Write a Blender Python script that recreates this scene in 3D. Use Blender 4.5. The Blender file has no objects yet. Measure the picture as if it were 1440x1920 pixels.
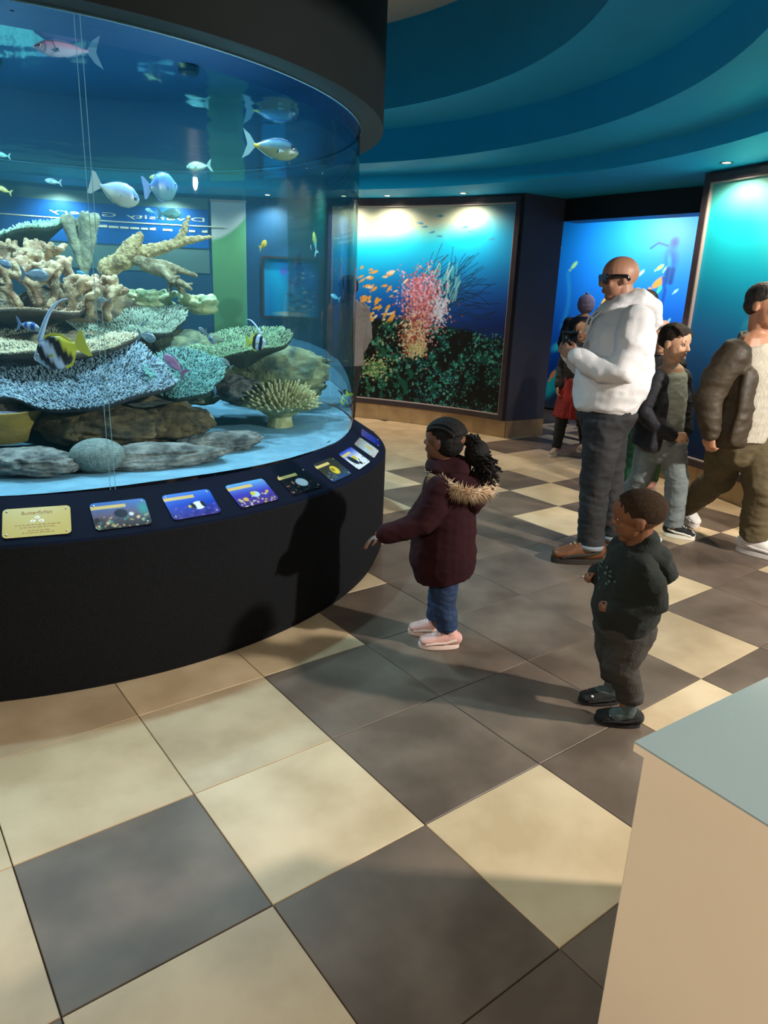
import bpy, bmesh, math, random
import numpy as np
from mathutils import Vector, Matrix, noise
random.seed(7)
C = bpy.context.scene.collection
sc = bpy.context.scene
PI = math.pi
# ------------------------------------------------------------------ camera, world, exposure
cam = bpy.data.cameras.new('camera'); camo = bpy.data.objects.new('camera', cam); C.objects.link(camo)
_r = Vector((0.999153, 0.012144, 0.039318)); _d = Vector((0.041151, -0.294856, -0.954655)); _f = Vector((0.0, 0.955464, -0.295106))
m = Matrix.Identity(4)
for i in range(3):
    m[i][0] = _r[i]; m[i][1] = -_d[i]; m[i][2] = -_f[i]
m[2][3] = 1.48018
camo.matrix_world = m
cam.sensor_fit = 'VERTICAL'; cam.sensor_height = 36.0; cam.lens = 1329.355 / 1920 * 36.0
cam.clip_start = 0.05; cam.clip_end = 100
sc.camera = camo
w = bpy.data.worlds.new('world'); sc.world = w; w.use_nodes = True
w.node_tree.nodes['Background'].inputs[0].default_value = (0.9, 0.79, 0.68, 1)
w.node_tree.nodes['Background'].inputs[1].default_value = 0.21
vs = sc.view_settings
vs.view_transform = 'Standard'; vs.look = 'None'; vs.exposure = 0.0; vs.gamma = 1.0; vs.use_curve_mapping = False
sc.cycles.sample_clamp_indirect = 6.0
sc.cycles.adaptive_threshold = 0.02; sc.cycles.max_bounces = 7; sc.cycles.diffuse_bounces = 3; sc.cycles.glossy_bounces = 3; sc.cycles.transmission_bounces = 3; sc.cycles.volume_bounces = 0; sc.cycles.transparent_max_bounces = 12
# the tank is the centre of the round hall
TX, TY = -1.955, 4.09
R_GLASS, R_BASE, R_CAN, R_WALL = 1.75, 1.95, 1.87, 4.90
Z_SOFF, Z_S2, Z_S3, Z_TOP = 2.49, 2.62, 2.89, 3.49
def pol(az, r, z=0.0):
    a = math.radians(az); return Vector((TX + r * math.cos(a), TY + r * math.sin(a), z))
def spot(name, loc, aim, watt, cone=80, blend=0.5, col=(1, 0.86, 0.68), rad=0.04):
    l = bpy.data.lights.new(name, 'SPOT'); l.energy = watt; l.color = col
    l.spot_size = math.radians(cone); l.spot_blend = blend; l.shadow_soft_size = rad
    o = bpy.data.objects.new(name, l); C.objects.link(o); o.location = loc
    o.rotation_euler = (Vector(aim) - Vector(loc)).to_track_quat('-Z', 'Y').to_euler()
    return o
WARM = (1.0, 0.82, 0.60)
# hall lights: the key light in the ceiling of the entrance side, downlights over the walkway
spot('key_light', (4.0, 1.4, 2.45), (0.8, 3.2, 0.4), 1130, 110, 0.6, (1, 0.93, 0.83), 0.07)
HALL_DL = [(-84, 3.9, 25, 105), (-74.4, 4.66, 45, 120), (-55, 4.1, 12, 105), (-100, 3.9, 35, 105), (30, 3.9, 18, 105)]
spot('hall_lamp', (-1.2, -0.8, 2.46), (0.75, 1.1, 0.5), 300, 95, 0.9, (1, 0.84, 0.66), 0.12)
# tank lights hang under the lid, above the water
TANK_L = [(-1.75, 3.1, 2.68), (-0.85, 3.75, 2.68), (-2.9, 3.6, 2.68), (-1.3, 4.9, 2.68), (-2.5, 4.9, 2.68)]
for p in TANK_L:
    spot('tank_light', p, (p[0] * 0.9 + TX * 0.1, p[1] * 0.9 + TY * 0.1, 0.7), 210, 125, 0.7, (0.78, 0.94, 1.0), 0.05)

# ------------------------------------------------------------------ colours and materials
def lin(c):
    return tuple(((v / 255.0) / 12.92) if v / 255.0 <= 0.04045 else (((v / 255.0) + 0.055) / 1.055) ** 2.4 for v in c)
def c4(c): return (*lin(c), 1.0)
MATS = {}
def mat(name, col, rough=0.6, col2=None, scale=6.0, detail=4.0, bump=0.0, bscale=60.0, spec=0.5, metal=0.0, emit=0.0, rand=0.0, stretch=None, sheen=0.0, coat=0.0, sss=0.0):
    if name in MATS: return MATS[name]
    M = bpy.data.materials.new(name); M.use_nodes = True
    nt = M.node_tree; b = nt.nodes['Principled BSDF']
    b.inputs['Base Color'].default_value = c4(col); b.inputs['Roughness'].default_value = rough
    b.inputs['Metallic'].default_value = metal; b.inputs['Specular IOR Level'].default_value = spec
    if sheen: b.inputs['Sheen Weight'].default_value = sheen
    if coat: b.inputs['Coat Weight'].default_value = coat; b.inputs['Coat Roughness'].default_value = 0.12
    if sss: b.inputs['Subsurface Weight'].default_value = sss; b.inputs['Subsurface Radius'].default_value = (0.02, 0.008, 0.005)
    if emit:
        b.inputs['Emission Color'].default_value = c4(col); b.inputs['Emission Strength'].default_value = emit
    tc = nt.nodes.new('ShaderNodeTexCoord'); vec = tc.outputs['Object']
    if stretch:
        mp = nt.nodes.new('ShaderNodeMapping'); mp.inputs['Scale'].default_value = stretch
        nt.links.new(vec, mp.inputs[0]); vec = mp.outputs[0]
    if rand:
        oi = nt.nodes.new('ShaderNodeObjectInfo'); ad = nt.nodes.new('ShaderNodeVectorMath'); ad.operation = 'ADD'
        ml = nt.nodes.new('ShaderNodeMath'); ml.operation = 'MULTIPLY'; ml.inputs[1].default_value = 37.0
        nt.links.new(oi.outputs['Random'], ml.inputs[0]); nt.links.new(vec, ad.inputs[0]); nt.links.new(ml.outputs[0], ad.inputs[1]); vec = ad.outputs[0]
    if col2 is not None:
        n = nt.nodes.new('ShaderNodeTexNoise'); n.inputs['Scale'].default_value = scale; n.inputs['Detail'].default_value = detail
        nt.links.new(vec, n.inputs['Vector'])
        cr = nt.nodes.new('ShaderNodeValToRGB')
        cr.color_ramp.elements[0].position = 0.35; cr.color_ramp.elements[1].position = 0.66
        cr.color_ramp.elements[0].color = c4(col); cr.color_ramp.elements[1].color = c4(col2)
        nt.links.new(n.outputs['Fac'], cr.inputs[0]); nt.links.new(cr.outputs[0], b.inputs['Base Color'])
        if emit: nt.links.new(cr.outputs[0], b.inputs['Emission Color'])
    if bump:
        n2 = nt.nodes.new('ShaderNodeTexNoise'); n2.inputs['Scale'].default_value = bscale; n2.inputs['Detail'].default_value = 3
        nt.links.new(vec, n2.inputs['Vector'])
        bp = nt.nodes.new('ShaderNodeBump'); bp.inputs['Strength'].default_value = bump; bp.inputs['Distance'].default_value = 0.01
        nt.links.new(n2.outputs['Fac'], bp.inputs['Height']); nt.links.new(bp.outputs[0], b.inputs['Normal'])
    MATS[name] = M
    return M
def print_mat(name, rough=0.45, spec=0.4):                # flat print: colours laid down per point of the sheet
    if name in MATS: return MATS[name]
    M = bpy.data.materials.new(name); M.use_nodes = True; nt = M.node_tree; b = nt.nodes['Principled BSDF']
    a = nt.nodes.new('ShaderNodeAttribute'); a.attribute_name = 'ink'
    nt.links.new(a.outputs['Color'], b.inputs['Base Color']); b.inputs['Roughness'].default_value = rough; b.inputs['Specular IOR Level'].default_value = spec
    MATS[name] = M; return M
def glass_mat(name, tint, fac=0.06, rough=0.01):
    M = bpy.data.materials.new(name); M.use_nodes = True; nt = M.node_tree; nt.nodes.clear()
    out = nt.nodes.new('ShaderNodeOutputMaterial'); mx = nt.nodes.new('ShaderNodeMixShader')
    t = nt.nodes.new('ShaderNodeBsdfTransparent'); t.inputs[0].default_value = (*tint, 1)
    g = nt.nodes.new('ShaderNodeBsdfGlossy'); g.inputs['Roughness'].default_value = rough
    lw = nt.nodes.new('ShaderNodeLayerWeight'); lw.inputs[0].default_value = 0.22
    ml = nt.nodes.new('ShaderNodeMath'); ml.operation = 'MULTIPLY_ADD'; ml.inputs[1].default_value = 0.75; ml.inputs[2].default_value = fac
    ml.use_clamp = True
    nt.links.new(lw.outputs['Fresnel'], ml.inputs[0]); nt.links.new(ml.outputs[0], mx.inputs[0])
    nt.links.new(t.outputs[0], mx.inputs[1]); nt.links.new(g.outputs[0], mx.inputs[2]); nt.links.new(mx.outputs[0], out.inputs[0])
    return M

# ------------------------------------------------------------------ geometry helpers
def frame_of(t, side=None):
    t = t.normalized()
    s = Vector(side) if side is not None else (Vector((0, 0, 1)) if abs(t.z) < 0.9 else Vector((1, 0, 0)))
    a = s - t * s.dot(t)
    if a.length < 1e-4: a = t.orthogonal()
    a.normalize(); return a, t.cross(a).normalized()
class Geo:
    def __init__(s): s.v = []; s.f = []
    def tube(s, path, rad, side=None, n=14, cap='round'):
        path = [Vector(p) for p in path]; k = len(path)
        R = [(r, r) if not isinstance(r, (tuple, list)) else r for r in (rad if isinstance(rad, (list, tuple)) and len(rad) == k else [rad] * k)]
        rings = []
        for i in range(k):
            t = (path[min(i + 1, k - 1)] - path[max(i - 1, 0)])
            if t.length < 1e-9: t = Vector((0, 0, 1))
            rings.append((path[i], t.normalized(), R[i]))
        if cap == 'round':
            def extra(p, t, r, sg):
                h = min(r); out = []
                for q in (0.5, 0.85, 0.99):
                    c = math.sqrt(1 - q * q); out.append((p + t * sg * h * q, t, (r[0] * c, r[1] * c)))
                return out
            rings = extra(*rings[0], -1)[::-1] + rings + extra(*rings[-1], 1)
        b0 = len(s.v); pa = None
        for p, t, r in rings:
            if side is not None: a, b = frame_of(t, side)
            elif pa is None: a, b = frame_of(t)
            else: a, b = frame_of(t, pa)
            pa = a
            for j in range(n):
                q = 2 * PI * j / n; s.v.append(p + a * (math.cos(q) * r[0]) + b * (math.sin(q) * r[1]))
        for i in range(len(rings) - 1):
            for j in range(n):
                A = b0 + i * n + j; B = b0 + i * n + (j + 1) % n; s.f.append((A, B, B + n, A + n))
        s.f.append(tuple(b0 + j for j in range(n))[::-1]); e = b0 + (len(rings) - 1) * n
        s.f.append(tuple(e + j for j in range(n)))
        return s
    def ell(s, c, r, ax=None, nu=16, nv=10):
        c = Vector(c); r = (r, r, r) if not isinstance(r, (tuple, list)) else r
        X, Y, Z = ax if ax else (Vector((1, 0, 0)), Vector((0, 1, 0)), Vector((0, 0, 1)))
        b0 = len(s.v); s.v.append(c - Z * r[2])
        for i in range(1, nv):
            ph = -PI / 2 + PI * i / nv
            for j in range(nu):
                th = 2 * PI * j / nu
                s.v.append(c + X * (r[0] * math.cos(ph) * math.cos(th)) + Y * (r[1] * math.cos(ph) * math.sin(th)) + Z * (r[2] * math.sin(ph)))
        s.v.append(c + Z * r[2]); T = len(s.v) - 1
        for j in range(nu): s.f.append((b0, b0 + 1 + (j + 1) % nu, b0 + 1 + j))
        for i in range(nv - 2):
            for j in range(nu):
                A = b0 + 1 + i * nu + j; B = b0 + 1 + i * nu + (j + 1) % nu; s.f.append((A, B, B + nu, A + nu))
        for j in range(nu): s.f.append((T, T - nu + j, T - nu + (j + 1) % nu))
        return s
    def box(s, c, h, ax=None):
        c = Vector(c); X, Y, Z = ax if ax else (Vector((1, 0, 0)), Vector((0, 1, 0)), Vector((0, 0, 1)))
        b0 = len(s.v)
        for z in (-1, 1):
            for x, y in ((-1, -1), (1, -1), (1, 1), (-1, 1)): s.v.append(c + X * (x * h[0]) + Y * (y * h[1]) + Z * (z * h[2]))
        for q in ((3, 2, 1, 0), (4, 5, 6, 7), (0, 1, 5, 4), (1, 2, 6, 5), (2, 3, 7, 6), (3, 0, 4, 7)): s.f.append(tuple(b0 + i for i in q))
        return s
    def prism(s, pts, d):                                 # polygon of 3D points, pushed along d
        pts = [Vector(p) for p in pts]; n = len(pts); b0 = len(s.v); d = Vector(d)
        s.v += pts + [p + d for p in pts]
        s.f.append(tuple(b0 + i for i in range(n))[::-1]); s.f.append(tuple(b0 + n + i for i in range(n)))
        for i in range(n): s.f.append((b0 + i, b0 + (i + 1) % n, b0 + n + (i + 1) % n, b0 + n + i))
        return s
    def arc(s, prof, a0, a1, n=48, closed=False):         # profile of (r, z) swept about the tank axis, azimuths in degrees
        b0 = len(s.v); full = abs(a1 - a0) >= 359.9; k = len(prof); N = n if full else n + 1
        for i in range(N):
            a = a0 + (a1 - a0) * i / n
            for r, z in prof: s.v.append(pol(a, r, z))
        for i in range(n):
            i2 = (i + 1) % N
            for j in range(k if closed else k - 1):
                j2 = (j + 1) % k; s.f.append((b0 + i * k + j, b0 + i2 * k + j, b0 + i2 * k + j2, b0 + i * k + j2))
        if closed and not full:
            s.f.append(tuple(b0 + j for j in range(k))[::-1]); s.f.append(tuple(b0 + (N - 1) * k + j for j in range(k)))
        return s
def top_of(p):
    while p.parent is not None: p = p.parent
    return p
def link(name, me, M=None, parent=None, smooth=True):
    o = bpy.data.objects.new(name, me)
    if M is not None: me.materials.append(M)
    if smooth:
        me.polygons.foreach_set('use_smooth', [True] * len(me.polygons))
    C.objects.link(o)
    if parent is not None: o.parent = parent
    return o
def mesh(name, g, M=None, parent=None, smooth=False, base=None, bevel=0.0):
    off = top_of(parent).location if parent is not None else Vector(base or (0, 0, 0))
    me = bpy.data.meshes.new(name)
    me.from_pydata([tuple(p - off) for p in g.v], [], g.f); 
    bm = bmesh.new(); bm.from_mesh(me); bmesh.ops.recalc_face_normals(bm, faces=bm.faces)
    if bevel: bmesh.ops.bevel(bm, geom=bm.edges[:], offset=bevel, segments=2, affect='EDGES', profile=0.5, clamp_overlap=True)
    bm.to_mesh(me); bm.free(); me.update()
    o = link(name, me, M, parent, smooth)
    if parent is None: o.location = off
    return o
def fuse(name, g, M, parent, voxel=0.006, it=4, disp=None, base=None, dec=0):  # overlapping solids fused into one skin
    off = top_of(parent).location if parent is not None else Vector(base or (0, 0, 0))
    me = bpy.data.meshes.new('t'); me.from_pydata([tuple(p - off) for p in g.v], [], g.f)
    bm = bmesh.new(); bm.from_mesh(me); bmesh.ops.recalc_face_normals(bm, faces=bm.faces); bm.to_mesh(me); bm.free()
    t = bpy.data.objects.new('t', me); C.objects.link(t)
    r = t.modifiers.new('r', 'REMESH'); r.mode = 'VOXEL'; r.voxel_size = voxel
    if it: q = t.modifiers.new('s', 'SMOOTH'); q.factor = 0.5; q.iterations = it
    dg = bpy.context.evaluated_depsgraph_get(); dg.update()
    nm = bpy.data.meshes.new_from_object(t.evaluated_get(dg)); nm.name = name
    bpy.data.objects.remove(t); bpy.data.meshes.remove(me)
    if disp is not None:
        n = len(nm.vertices); co = np.empty(n * 3); no = np.empty(n * 3)
        nm.vertices.foreach_get('co', co); nm.vertices.foreach_get('normal', no) if False else nm.vertex_normals.foreach_get('vector', no)
        co = co.reshape(-1, 3); no = no.reshape(-1, 3); d = disp(co + np.array(off), no)
        nm.vertices.foreach_set('co', (co + no * d[:, None]).ravel()); nm.update()
    nm.materials.clear()
    o = link(name, nm, M, parent, True)
    if parent is None: o.location = off
    return o
def tag(o, label=None, cat=None, group=None, kind=None):
    if label: o['label'] = label
    if cat: o['category'] = cat
    if group: o['group'] = group
    if kind: o['kind'] = kind
    return o
def thing(name, loc, label, cat, group=None):
    o = bpy.data.objects.new(name, None); o.empty_display_size = 0.1; C.objects.link(o); o.location = loc
    return tag(o, label, cat, group)
# value noise on arrays, for cloth folds, rocks and prints
def vnoise(P, seed=0):
    P = np.asarray(P, float); I = np.floor(P).astype(np.int64); F = P - I; F = F * F * (3 - 2 * F)
    def h(i, j, k):
        x = (i * 374761393 + j * 668265263 + k * 2147483647 + seed * 144665) & 0xffffffff
        x = ((x ^ (x >> 13)) * 1274126177) & 0xffffffff
        return ((x ^ (x >> 16)) & 0xffff) / 65535.0
    r = 0
    for dx in (0, 1):
        for dy in (0, 1):
            for dz in (0, 1):
                wt = (F[:, 0] if dx else 1 - F[:, 0]) * (F[:, 1] if dy else 1 - F[:, 1]) * (F[:, 2] if dz else 1 - F[:, 2])
                r = r + wt * h(I[:, 0] + dx, I[:, 1] + dy, I[:, 2] + dz)
    return r
def fbm(P, oct=4, seed=0):
    r = 0; a = 0.5; P = np.asarray(P, float)
    for o in range(oct): r = r + a * vnoise(P * (2 ** o) + 17.3 * o, seed + o); a *= 0.5
    return r
class Canvas:                                             # a printed sheet, x to the right, y up, both 0..1
    def __init__(s, W, H, asp=1.0):
        s.W, s.H = W, H; x = (np.arange(W) + 0.5) / W; y = (np.arange(H) + 0.5) / H
        s.x, s.y = np.meshgrid(x, y); s.a = np.zeros((H, W, 3)); s.asp = asp
    def put(s, al, col):
        al = np.clip(al, 0, 1)[..., None]; s.a = s.a * (1 - al) + np.array(col, float) * al
    def grad(s, t, stops):
        t = np.clip(t, 0, 1)
        xs = [q[0] for q in stops]
        for k in range(3): s.a[..., k] = np.interp(t, xs, [q[1][k] for q in stops])
    def noise(s, sx, sy, seed=0, oct=3):
        return fbm(np.c_[(s.x * sx).ravel(), (s.y * sy).ravel(), np.full(s.W * s.H, seed * 3.7)], oct, seed).reshape(s.H, s.W)
    def ell(s, cx, cy, a, b, ang, col, soft=0.25, op=1.0):
        m_ = max(a, b) * 1.02; W, H = s.W, s.H
        i0, i1 = max(0, int((cx - m_ / s.asp) * W)), min(W, int((cx + m_ / s.asp) * W) + 2); j0, j1 = max(0, int((cy - m_) * H)), min(H, int((cy + m_) * H) + 2)
        if i0 >= i1 or j0 >= j1: return
        sl = (slice(j0, j1), slice(i0, i1)); dx = (s.x[sl] - cx) * s.asp; dy = s.y[sl] - cy; c, n = math.cos(ang), math.sin(ang)
        u = (dx * c + dy * n) / a; v = (-dx * n + dy * c) / b
        al = (op * np.clip((1 - np.sqrt(u * u + v * v)) / soft, 0, 1))[..., None]; s.a[sl] = s.a[sl] * (1 - al) + np.array(col, float) * al
    def line(s, pts, wd, col, op=1.0):
        W, H = s.W, s.H
        for (x0, y0), (x1, y1) in zip(pts[:-1], pts[1:]):
            i0, i1 = max(0, int((min(x0, x1) - 2 * wd / s.asp) * W)), min(W, int((max(x0, x1) + 2 * wd / s.asp) * W) + 2); j0, j1 = max(0, int((min(y0, y1) - 2 * wd) * H)), min(H, int((max(y0, y1) + 2 * wd) * H) + 2)
            if i0 >= i1 or j0 >= j1: continue
            sl = (slice(j0, j1), slice(i0, i1)); ax, ay, bx, by = x0 * s.asp, y0, x1 * s.asp, y1; dx, dy = bx - ax, by - ay; L = dx * dx + dy * dy + 1e-12
            X = s.x[sl] * s.asp; Y = s.y[sl]; t = np.clip(((X - ax) * dx + (Y - ay) * dy) / L, 0, 1)
            d = np.hypot(X - ax - t * dx, Y - ay - t * dy); al = (op * np.clip(1.5 - d / wd, 0, 1))[..., None]; s.a[sl] = s.a[sl] * (1 - al) + np.array(col, float) * al
    def fish(s, cx, cy, L, h, ang, col, tail=None):
        s.ell(cx, cy, L * 0.5, h * 0.5, ang, col, 0.3)
        tx, ty = cx - math.cos(ang) * L * 0.55 / s.asp, cy - math.sin(ang) * L * 0.55
        s.ell(tx, ty, L * 0.1, h * 0.4, ang, tail or col, 0.5)
    def sheet(s, name, fn, M, parent):
        off = top_of(parent).location
        V = [tuple(Vector(fn(i / (s.W - 1), j / (s.H - 1))) - off) for j in range(s.H) for i in range(s.W)]
        F = [(j * s.W + i, j * s.W + i + 1, (j + 1) * s.W + i + 1, (j + 1) * s.W + i) for j in range(s.H - 1) for i in range(s.W - 1)]
        me = bpy.data.meshes.new(name); me.from_pydata(V, [], F)
        at = me.color_attributes.new('ink', 'FLOAT_COLOR', 'POINT')
        a = np.clip(s.a / 255.0, 0, 1); a = np.where(a <= 0.04045, a / 12.92, ((a + 0.055) / 1.055) ** 2.4)
        at.data.foreach_set('color', np.concatenate([a, np.ones((s.H, s.W, 1))], 2).ravel())
        return link(name, me, M, parent, True)
def lettering(name, text, size, M, parent, origin, X, Y, depth=0.0005, align='CENTER', mirror=False):
    cu = bpy.data.curves.new('t', 'FONT'); cu.body = text; cu.size = size; cu.extrude = depth; cu.align_x = align; cu.resolution_u = 3
    t = bpy.data.objects.new('t', cu); C.objects.link(t); dg = bpy.context.evaluated_depsgraph_get(); dg.update()
    me = bpy.data.meshes.new_from_object(t.evaluated_get(dg)); me.name = name; bpy.data.objects.remove(t)
    off = top_of(parent).location; X = Vector(X).normalized(); Y = Vector(Y).normalized(); Z = X.cross(Y); me.materials.clear()
    for v in me.vertices:
        c = v.co; x = -c.x if mirror else c.x
        v.co = (origin(x, c.y, c.z) if callable(origin) else Vector(origin) + X * x + Y * c.y + Z * c.z) - off
    return link(name, me, M, parent, False)

def words(text, size, M, parent, place, stretch):              # one part per word, laid out about the middle
    ws = []
    for t in text.split():
        o = lettering('word', t, size, M, parent, (0, 0, 0), (1, 0, 0), (0, 1, 0), align='LEFT'); off = top_of(parent).location
        xs = [v.co.x + off.x for v in o.data.vertices]; ws.append((o, min(xs), max(xs)))
    tot = sum(b - a for o, a, b in ws) + 0.45 * size * (len(ws) - 1); x = -tot / 2
    for o, a, b in ws:
        off = top_of(parent).location
        for v in o.data.vertices: c = v.co + off; v.co = place(-(x + c.x - a) * stretch, c.y, c.z) - off
        x += b - a + 0.45 * size
# ------------------------------------------------------------------ the setting
m_wall = mat('wall_paint', (70, 72, 88), 0.6, (63, 65, 80), 2.0, bump=0.05, bscale=90)
m_teal = mat('ceiling_teal', (10, 174, 224), 0.55, (9, 166, 216), 1.2, bump=0.02, bscale=30)
m_cream = mat('ceiling_cream', (205, 196, 180), 0.7)
m_frame = mat('frame_wood', (62, 54, 60), 0.35, (54, 47, 52), 9)
m_bead = mat('frame_bead', (176, 160, 158), 0.3)
m_stone = mat('stone_beige', (186, 158, 116), 0.45, (160, 132, 96), 5, rand=1, bump=0.03)
m_grout = mat('grout', (52, 44, 38), 0.9)
m_tile_c = mat('tile_cream', (204, 182, 150), 0.42, (180, 157, 124), 4.0, 8, spec=0.25, rand=1, bump=0.02, bscale=14)
m_tile_w = mat('tile_tan', (190, 168, 138), 0.42, (166, 144, 115), 4.0, 8, spec=0.25, rand=1, bump=0.02, bscale=14)
m_tile_d = mat('tile_dark', (86, 73, 63), 0.42, (112, 97, 85), 4.0, 8, spec=0.22, rand=1, bump=0.025, bscale=12)
floor = tag(mesh('floor', Geo().box((0.5, 4.5, -0.02), (9, 9, 0.0125)), m_grout), kind='structure')
GO = Vector((-0.54345, 1.80399)); GU = Vector((0.79159, 0.61105)); GV = Vector((-0.61105, 0.79159))
CREAM = {(0, -1), (-1, -2), (-1, 0), (0, 0), (0, 1), (-1, 1), (1, 1), (2, 2), (1, -2), (-2, -1), (-2, 0), (4, -1), (3, -2), (5, 0), (7, -1), (7, 1), (8, 0), (6, 4), (7, 3), (8, 5),
         (-2, 1), (-3, 0), (-1, 2), (9, 4), (9, 2), (10, 1), (10, 3), (11, 2), (9, 0), (6, 2), (8, 2), (5, 5), (4, 4), (6, 7), (7, 6), (5, 7), (-2, -3), (-3, -2), (-4, -1), (-3, -4)}
DARK = {(-1, -1), (1, 0), (2, 1), (1, -1), (2, -1), (2, 0), (0, -2), (2, -2), (1, -3), (2, -3), (3, 0), (3, 1), (4, 0), (3, -1), (4, -2), (5, -1), (6, 0), (6, -1), (7, 0), (8, 1), (7, 4), (6, 3), (3, 2), (4, 1), (4, 2), (5, 1), (5, 2), (6, 1), (5, 3), (4, 3), (-2, -2), (0, -3)}
tile_mesh = {}
def tile_me(M, k):
    key = (M.name, k)
    if key not in tile_mesh:
        bm = bmesh.new(); bmesh.ops.create_cube(bm, size=1.0); h = 0.2485
        for v in bm.verts: v.co = Vector((v.co.x * 2 * h, v.co.y * 2 * h, v.co.z * 0.012 - 0.006))
        bmesh.ops.bevel(bm, geom=[e for e in bm.edges if e.verts[0].co.z > -0.001 and e.verts[1].co.z > -0.001], offset=0.0015, segments=1, affect='EDGES')
        me = bpy.data.meshes.new('tile'); bm.to_mesh(me); bm.free(); me.materials.append(M); tile_mesh[key] = me
    return tile_mesh[key]
ang = math.atan2(GU.y, GU.x)
for i in range(-8, 26):
    for j in range(-10, 22):
        p = GO + GU * (0.5 * (i + 0.5)) + GV * (0.5 * (j + 0.5))
        r = math.hypot(p.x - TX, p.y - TY); az = math.degrees(math.atan2(p.y - TY, p.x - TX))
        door = 22 < az < 50
        if r < 1.72 or p.y < 0.15 or p.y > 10.3 or abs(p.x) > 0.66 * p.y + 0.9: continue
        if r > 5.1 and not (door and r < 7.6): continue
        if (i, j) in CREAM: M = m_tile_c if (i + j) % 3 else m_tile_w
        elif (i, j) in DARK: M = m_tile_d
        elif r > 5.0: M = m_tile_c if (i + j) % 2 else m_tile_d
        elif az > 46 and r > 3.7: M = m_tile_w if (r > 4.1 or (i + j) % 2) else m_tile_d
        else: M = (m_tile_c if (i * 7 + j * 3) % 2 else m_tile_w) if (i + j) % 2 == 0 else m_tile_d
        o = bpy.data.objects.new('tile', tile_me(M, 0)); C.objects.link(o); o.parent = floor
        o.location = (p.x - floor.location.x, p.y - floor.location.y, random.uniform(-0.0006, 0.0002)); o.rotation_euler.z = ang
# ceiling: rings stepping up towards the tank
ceil = tag(mesh('ceiling', Geo().arc([(9.0, Z_SOFF), (4.2, Z_SOFF), (4.2, Z_S2), (3.55, Z_S2), (3.55, Z_S3), (2.95, Z_S3), (2.95, Z_TOP - 0.002)], 0, 360, 160), m_teal, smooth=False), kind='structure')
mesh('ceiling_panel', Geo().arc([(3.2, Z_TOP), (0.01, Z_TOP)], 0, 360, 96), m_cream, ceil)
# walls: the ring wall behind the tank with the murals, and the right-hand wall past the doorway
A_L0, A_L1, A_R0, A_R1 = 48.35, 236.0, -4.0, 25.9
def wall_arc(name, a0, a1, n):
    return tag(mesh(name, Geo().arc([(R_WALL, 0), (R_WALL, Z_SOFF), (R_WALL + 0.12, Z_SOFF), (R_WALL + 0.12, 0)], a0, a1, n, True), m_wall, smooth=False), kind='structure')
wb = wall_arc('wall_back', A_L0, A_L1, 120); mesh('water_tint_panel', Geo().arc([(R_WALL - 0.001, 0.19), (R_WALL - 0.006, 0.19), (R_WALL - 0.006, Z_SOFF - 0.001), (R_WALL - 0.001, Z_SOFF - 0.001)], 76.6, 140, 60, True), mat('wall_water_tint', (8, 72, 120), 0.6, (7, 64, 108), 2), wb); wall_arc('wall_right', A_R0, A_R1, 30)  # panel added behind the tank, the water's blue tint put into its colour
JL0, JL1 = Vector((1.291, 7.745, 0)), Vector((1.762, 8.041, 0))
JR0, JR1 = Vector((2.46, 6.235, 0)), Vector((2.93, 6.53, 0))
def jamb(name, a, b, s):
    d = (b - a).normalized(); n = Vector((-d.y, d.x, 0)) * s * 0.06
    g = Geo(); g.prism([a, b, b + n, a + n], (0, 0, Z_SOFF)); return tag(mesh(name, g, m_wall), kind='structure')
jamb('wall_doorway_left', JL0, JL1, 1); jamb('wall_doorway_right', JR0, JR1, -1)
hd = (JR1 - JL1).normalized(); hn = Vector((hd.y, -hd.x, 0)) * -1     # towards the far room
if hn.y < 0: hn = -hn
m_black = mat('header_black', (20, 20, 25), 0.4)
hdr = tag(mesh('trim_1', Geo().prism([JL1 - hd * 0.02, JR1 + hd * 0.02, JR1 + hd * 0.02 + hn * 0.25, JL1 - hd * 0.02 + hn * 0.25], (0, 0, 0.215)), m_black), kind='structure')
hdr.location.z = 2.272
mesh('shutter_rail', Geo().prism([JL1 + hn * 0.03, JR1 + hn * 0.03, JR1 + hn * 0.06, JL1 + hn * 0.06], (0, 0, 0.012)).prism([JL1 + hn * 0.0, JR1 + hn * 0.0, JR1 + hn * 0.04, JL1 + hn * 0.04], (0, 0, 0.03)), mat('rail_metal', (96, 88, 84), 0.3, metal=0.6), hdr).location.z = -0.06
mesh('lower_panel', Geo().prism([JL1 + hn * 0.1, JR1 + hn * 0.1, JR1 + hn * 0.22, JL1 + hn * 0.22], (0, 0, 0.235)), mat('header_panel', (34, 33, 38), 0.5), hdr).location.z = -0.235
# baseboards of beige stone tiles
def skirting(name, segs):
    g = Geo(); root = None
    for k, (a, b, nrm) in enumerate(segs):
        a, b, nrm = Vector(a), Vector(b), Vector(nrm)
        d = (b - a); e = d.normalized() * 0.0015
        q = Geo().prism([a + e, b - e, b - e + nrm * 0.014, a + e + nrm * 0.014], (0, 0, 0.186))
        if root is None:
            root = tag(mesh(name, Geo().prism([a - nrm * 0.002, b - nrm * 0.002, b + nrm * 0.010, a + nrm * 0.010], (0, 0, 0.18)), m_grout), kind='structure')
        mesh('tile', q, m_stone, root)
    return root
def arc_segs(a0, a1, w):
    n = max(1, round(math.radians(a1 - a0) * R_WALL / w)); out = []
    for k in range(n):
        x, y = a0 + (a1 - a0) * k / n, a0 + (a1 - a0) * (k + 1) / n
        p, q = pol(x, R_WALL), pol(y, R_WALL); out.append((p, q, (Vector((TX, TY, 0)) - (p + q) / 2).normalized()))
    return out
skirting('baseboard_back', arc_segs(A_L0, 136, 0.42)); skirting('baseboard_right', arc_segs(A_R0, A_R1, 0.42))
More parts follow.
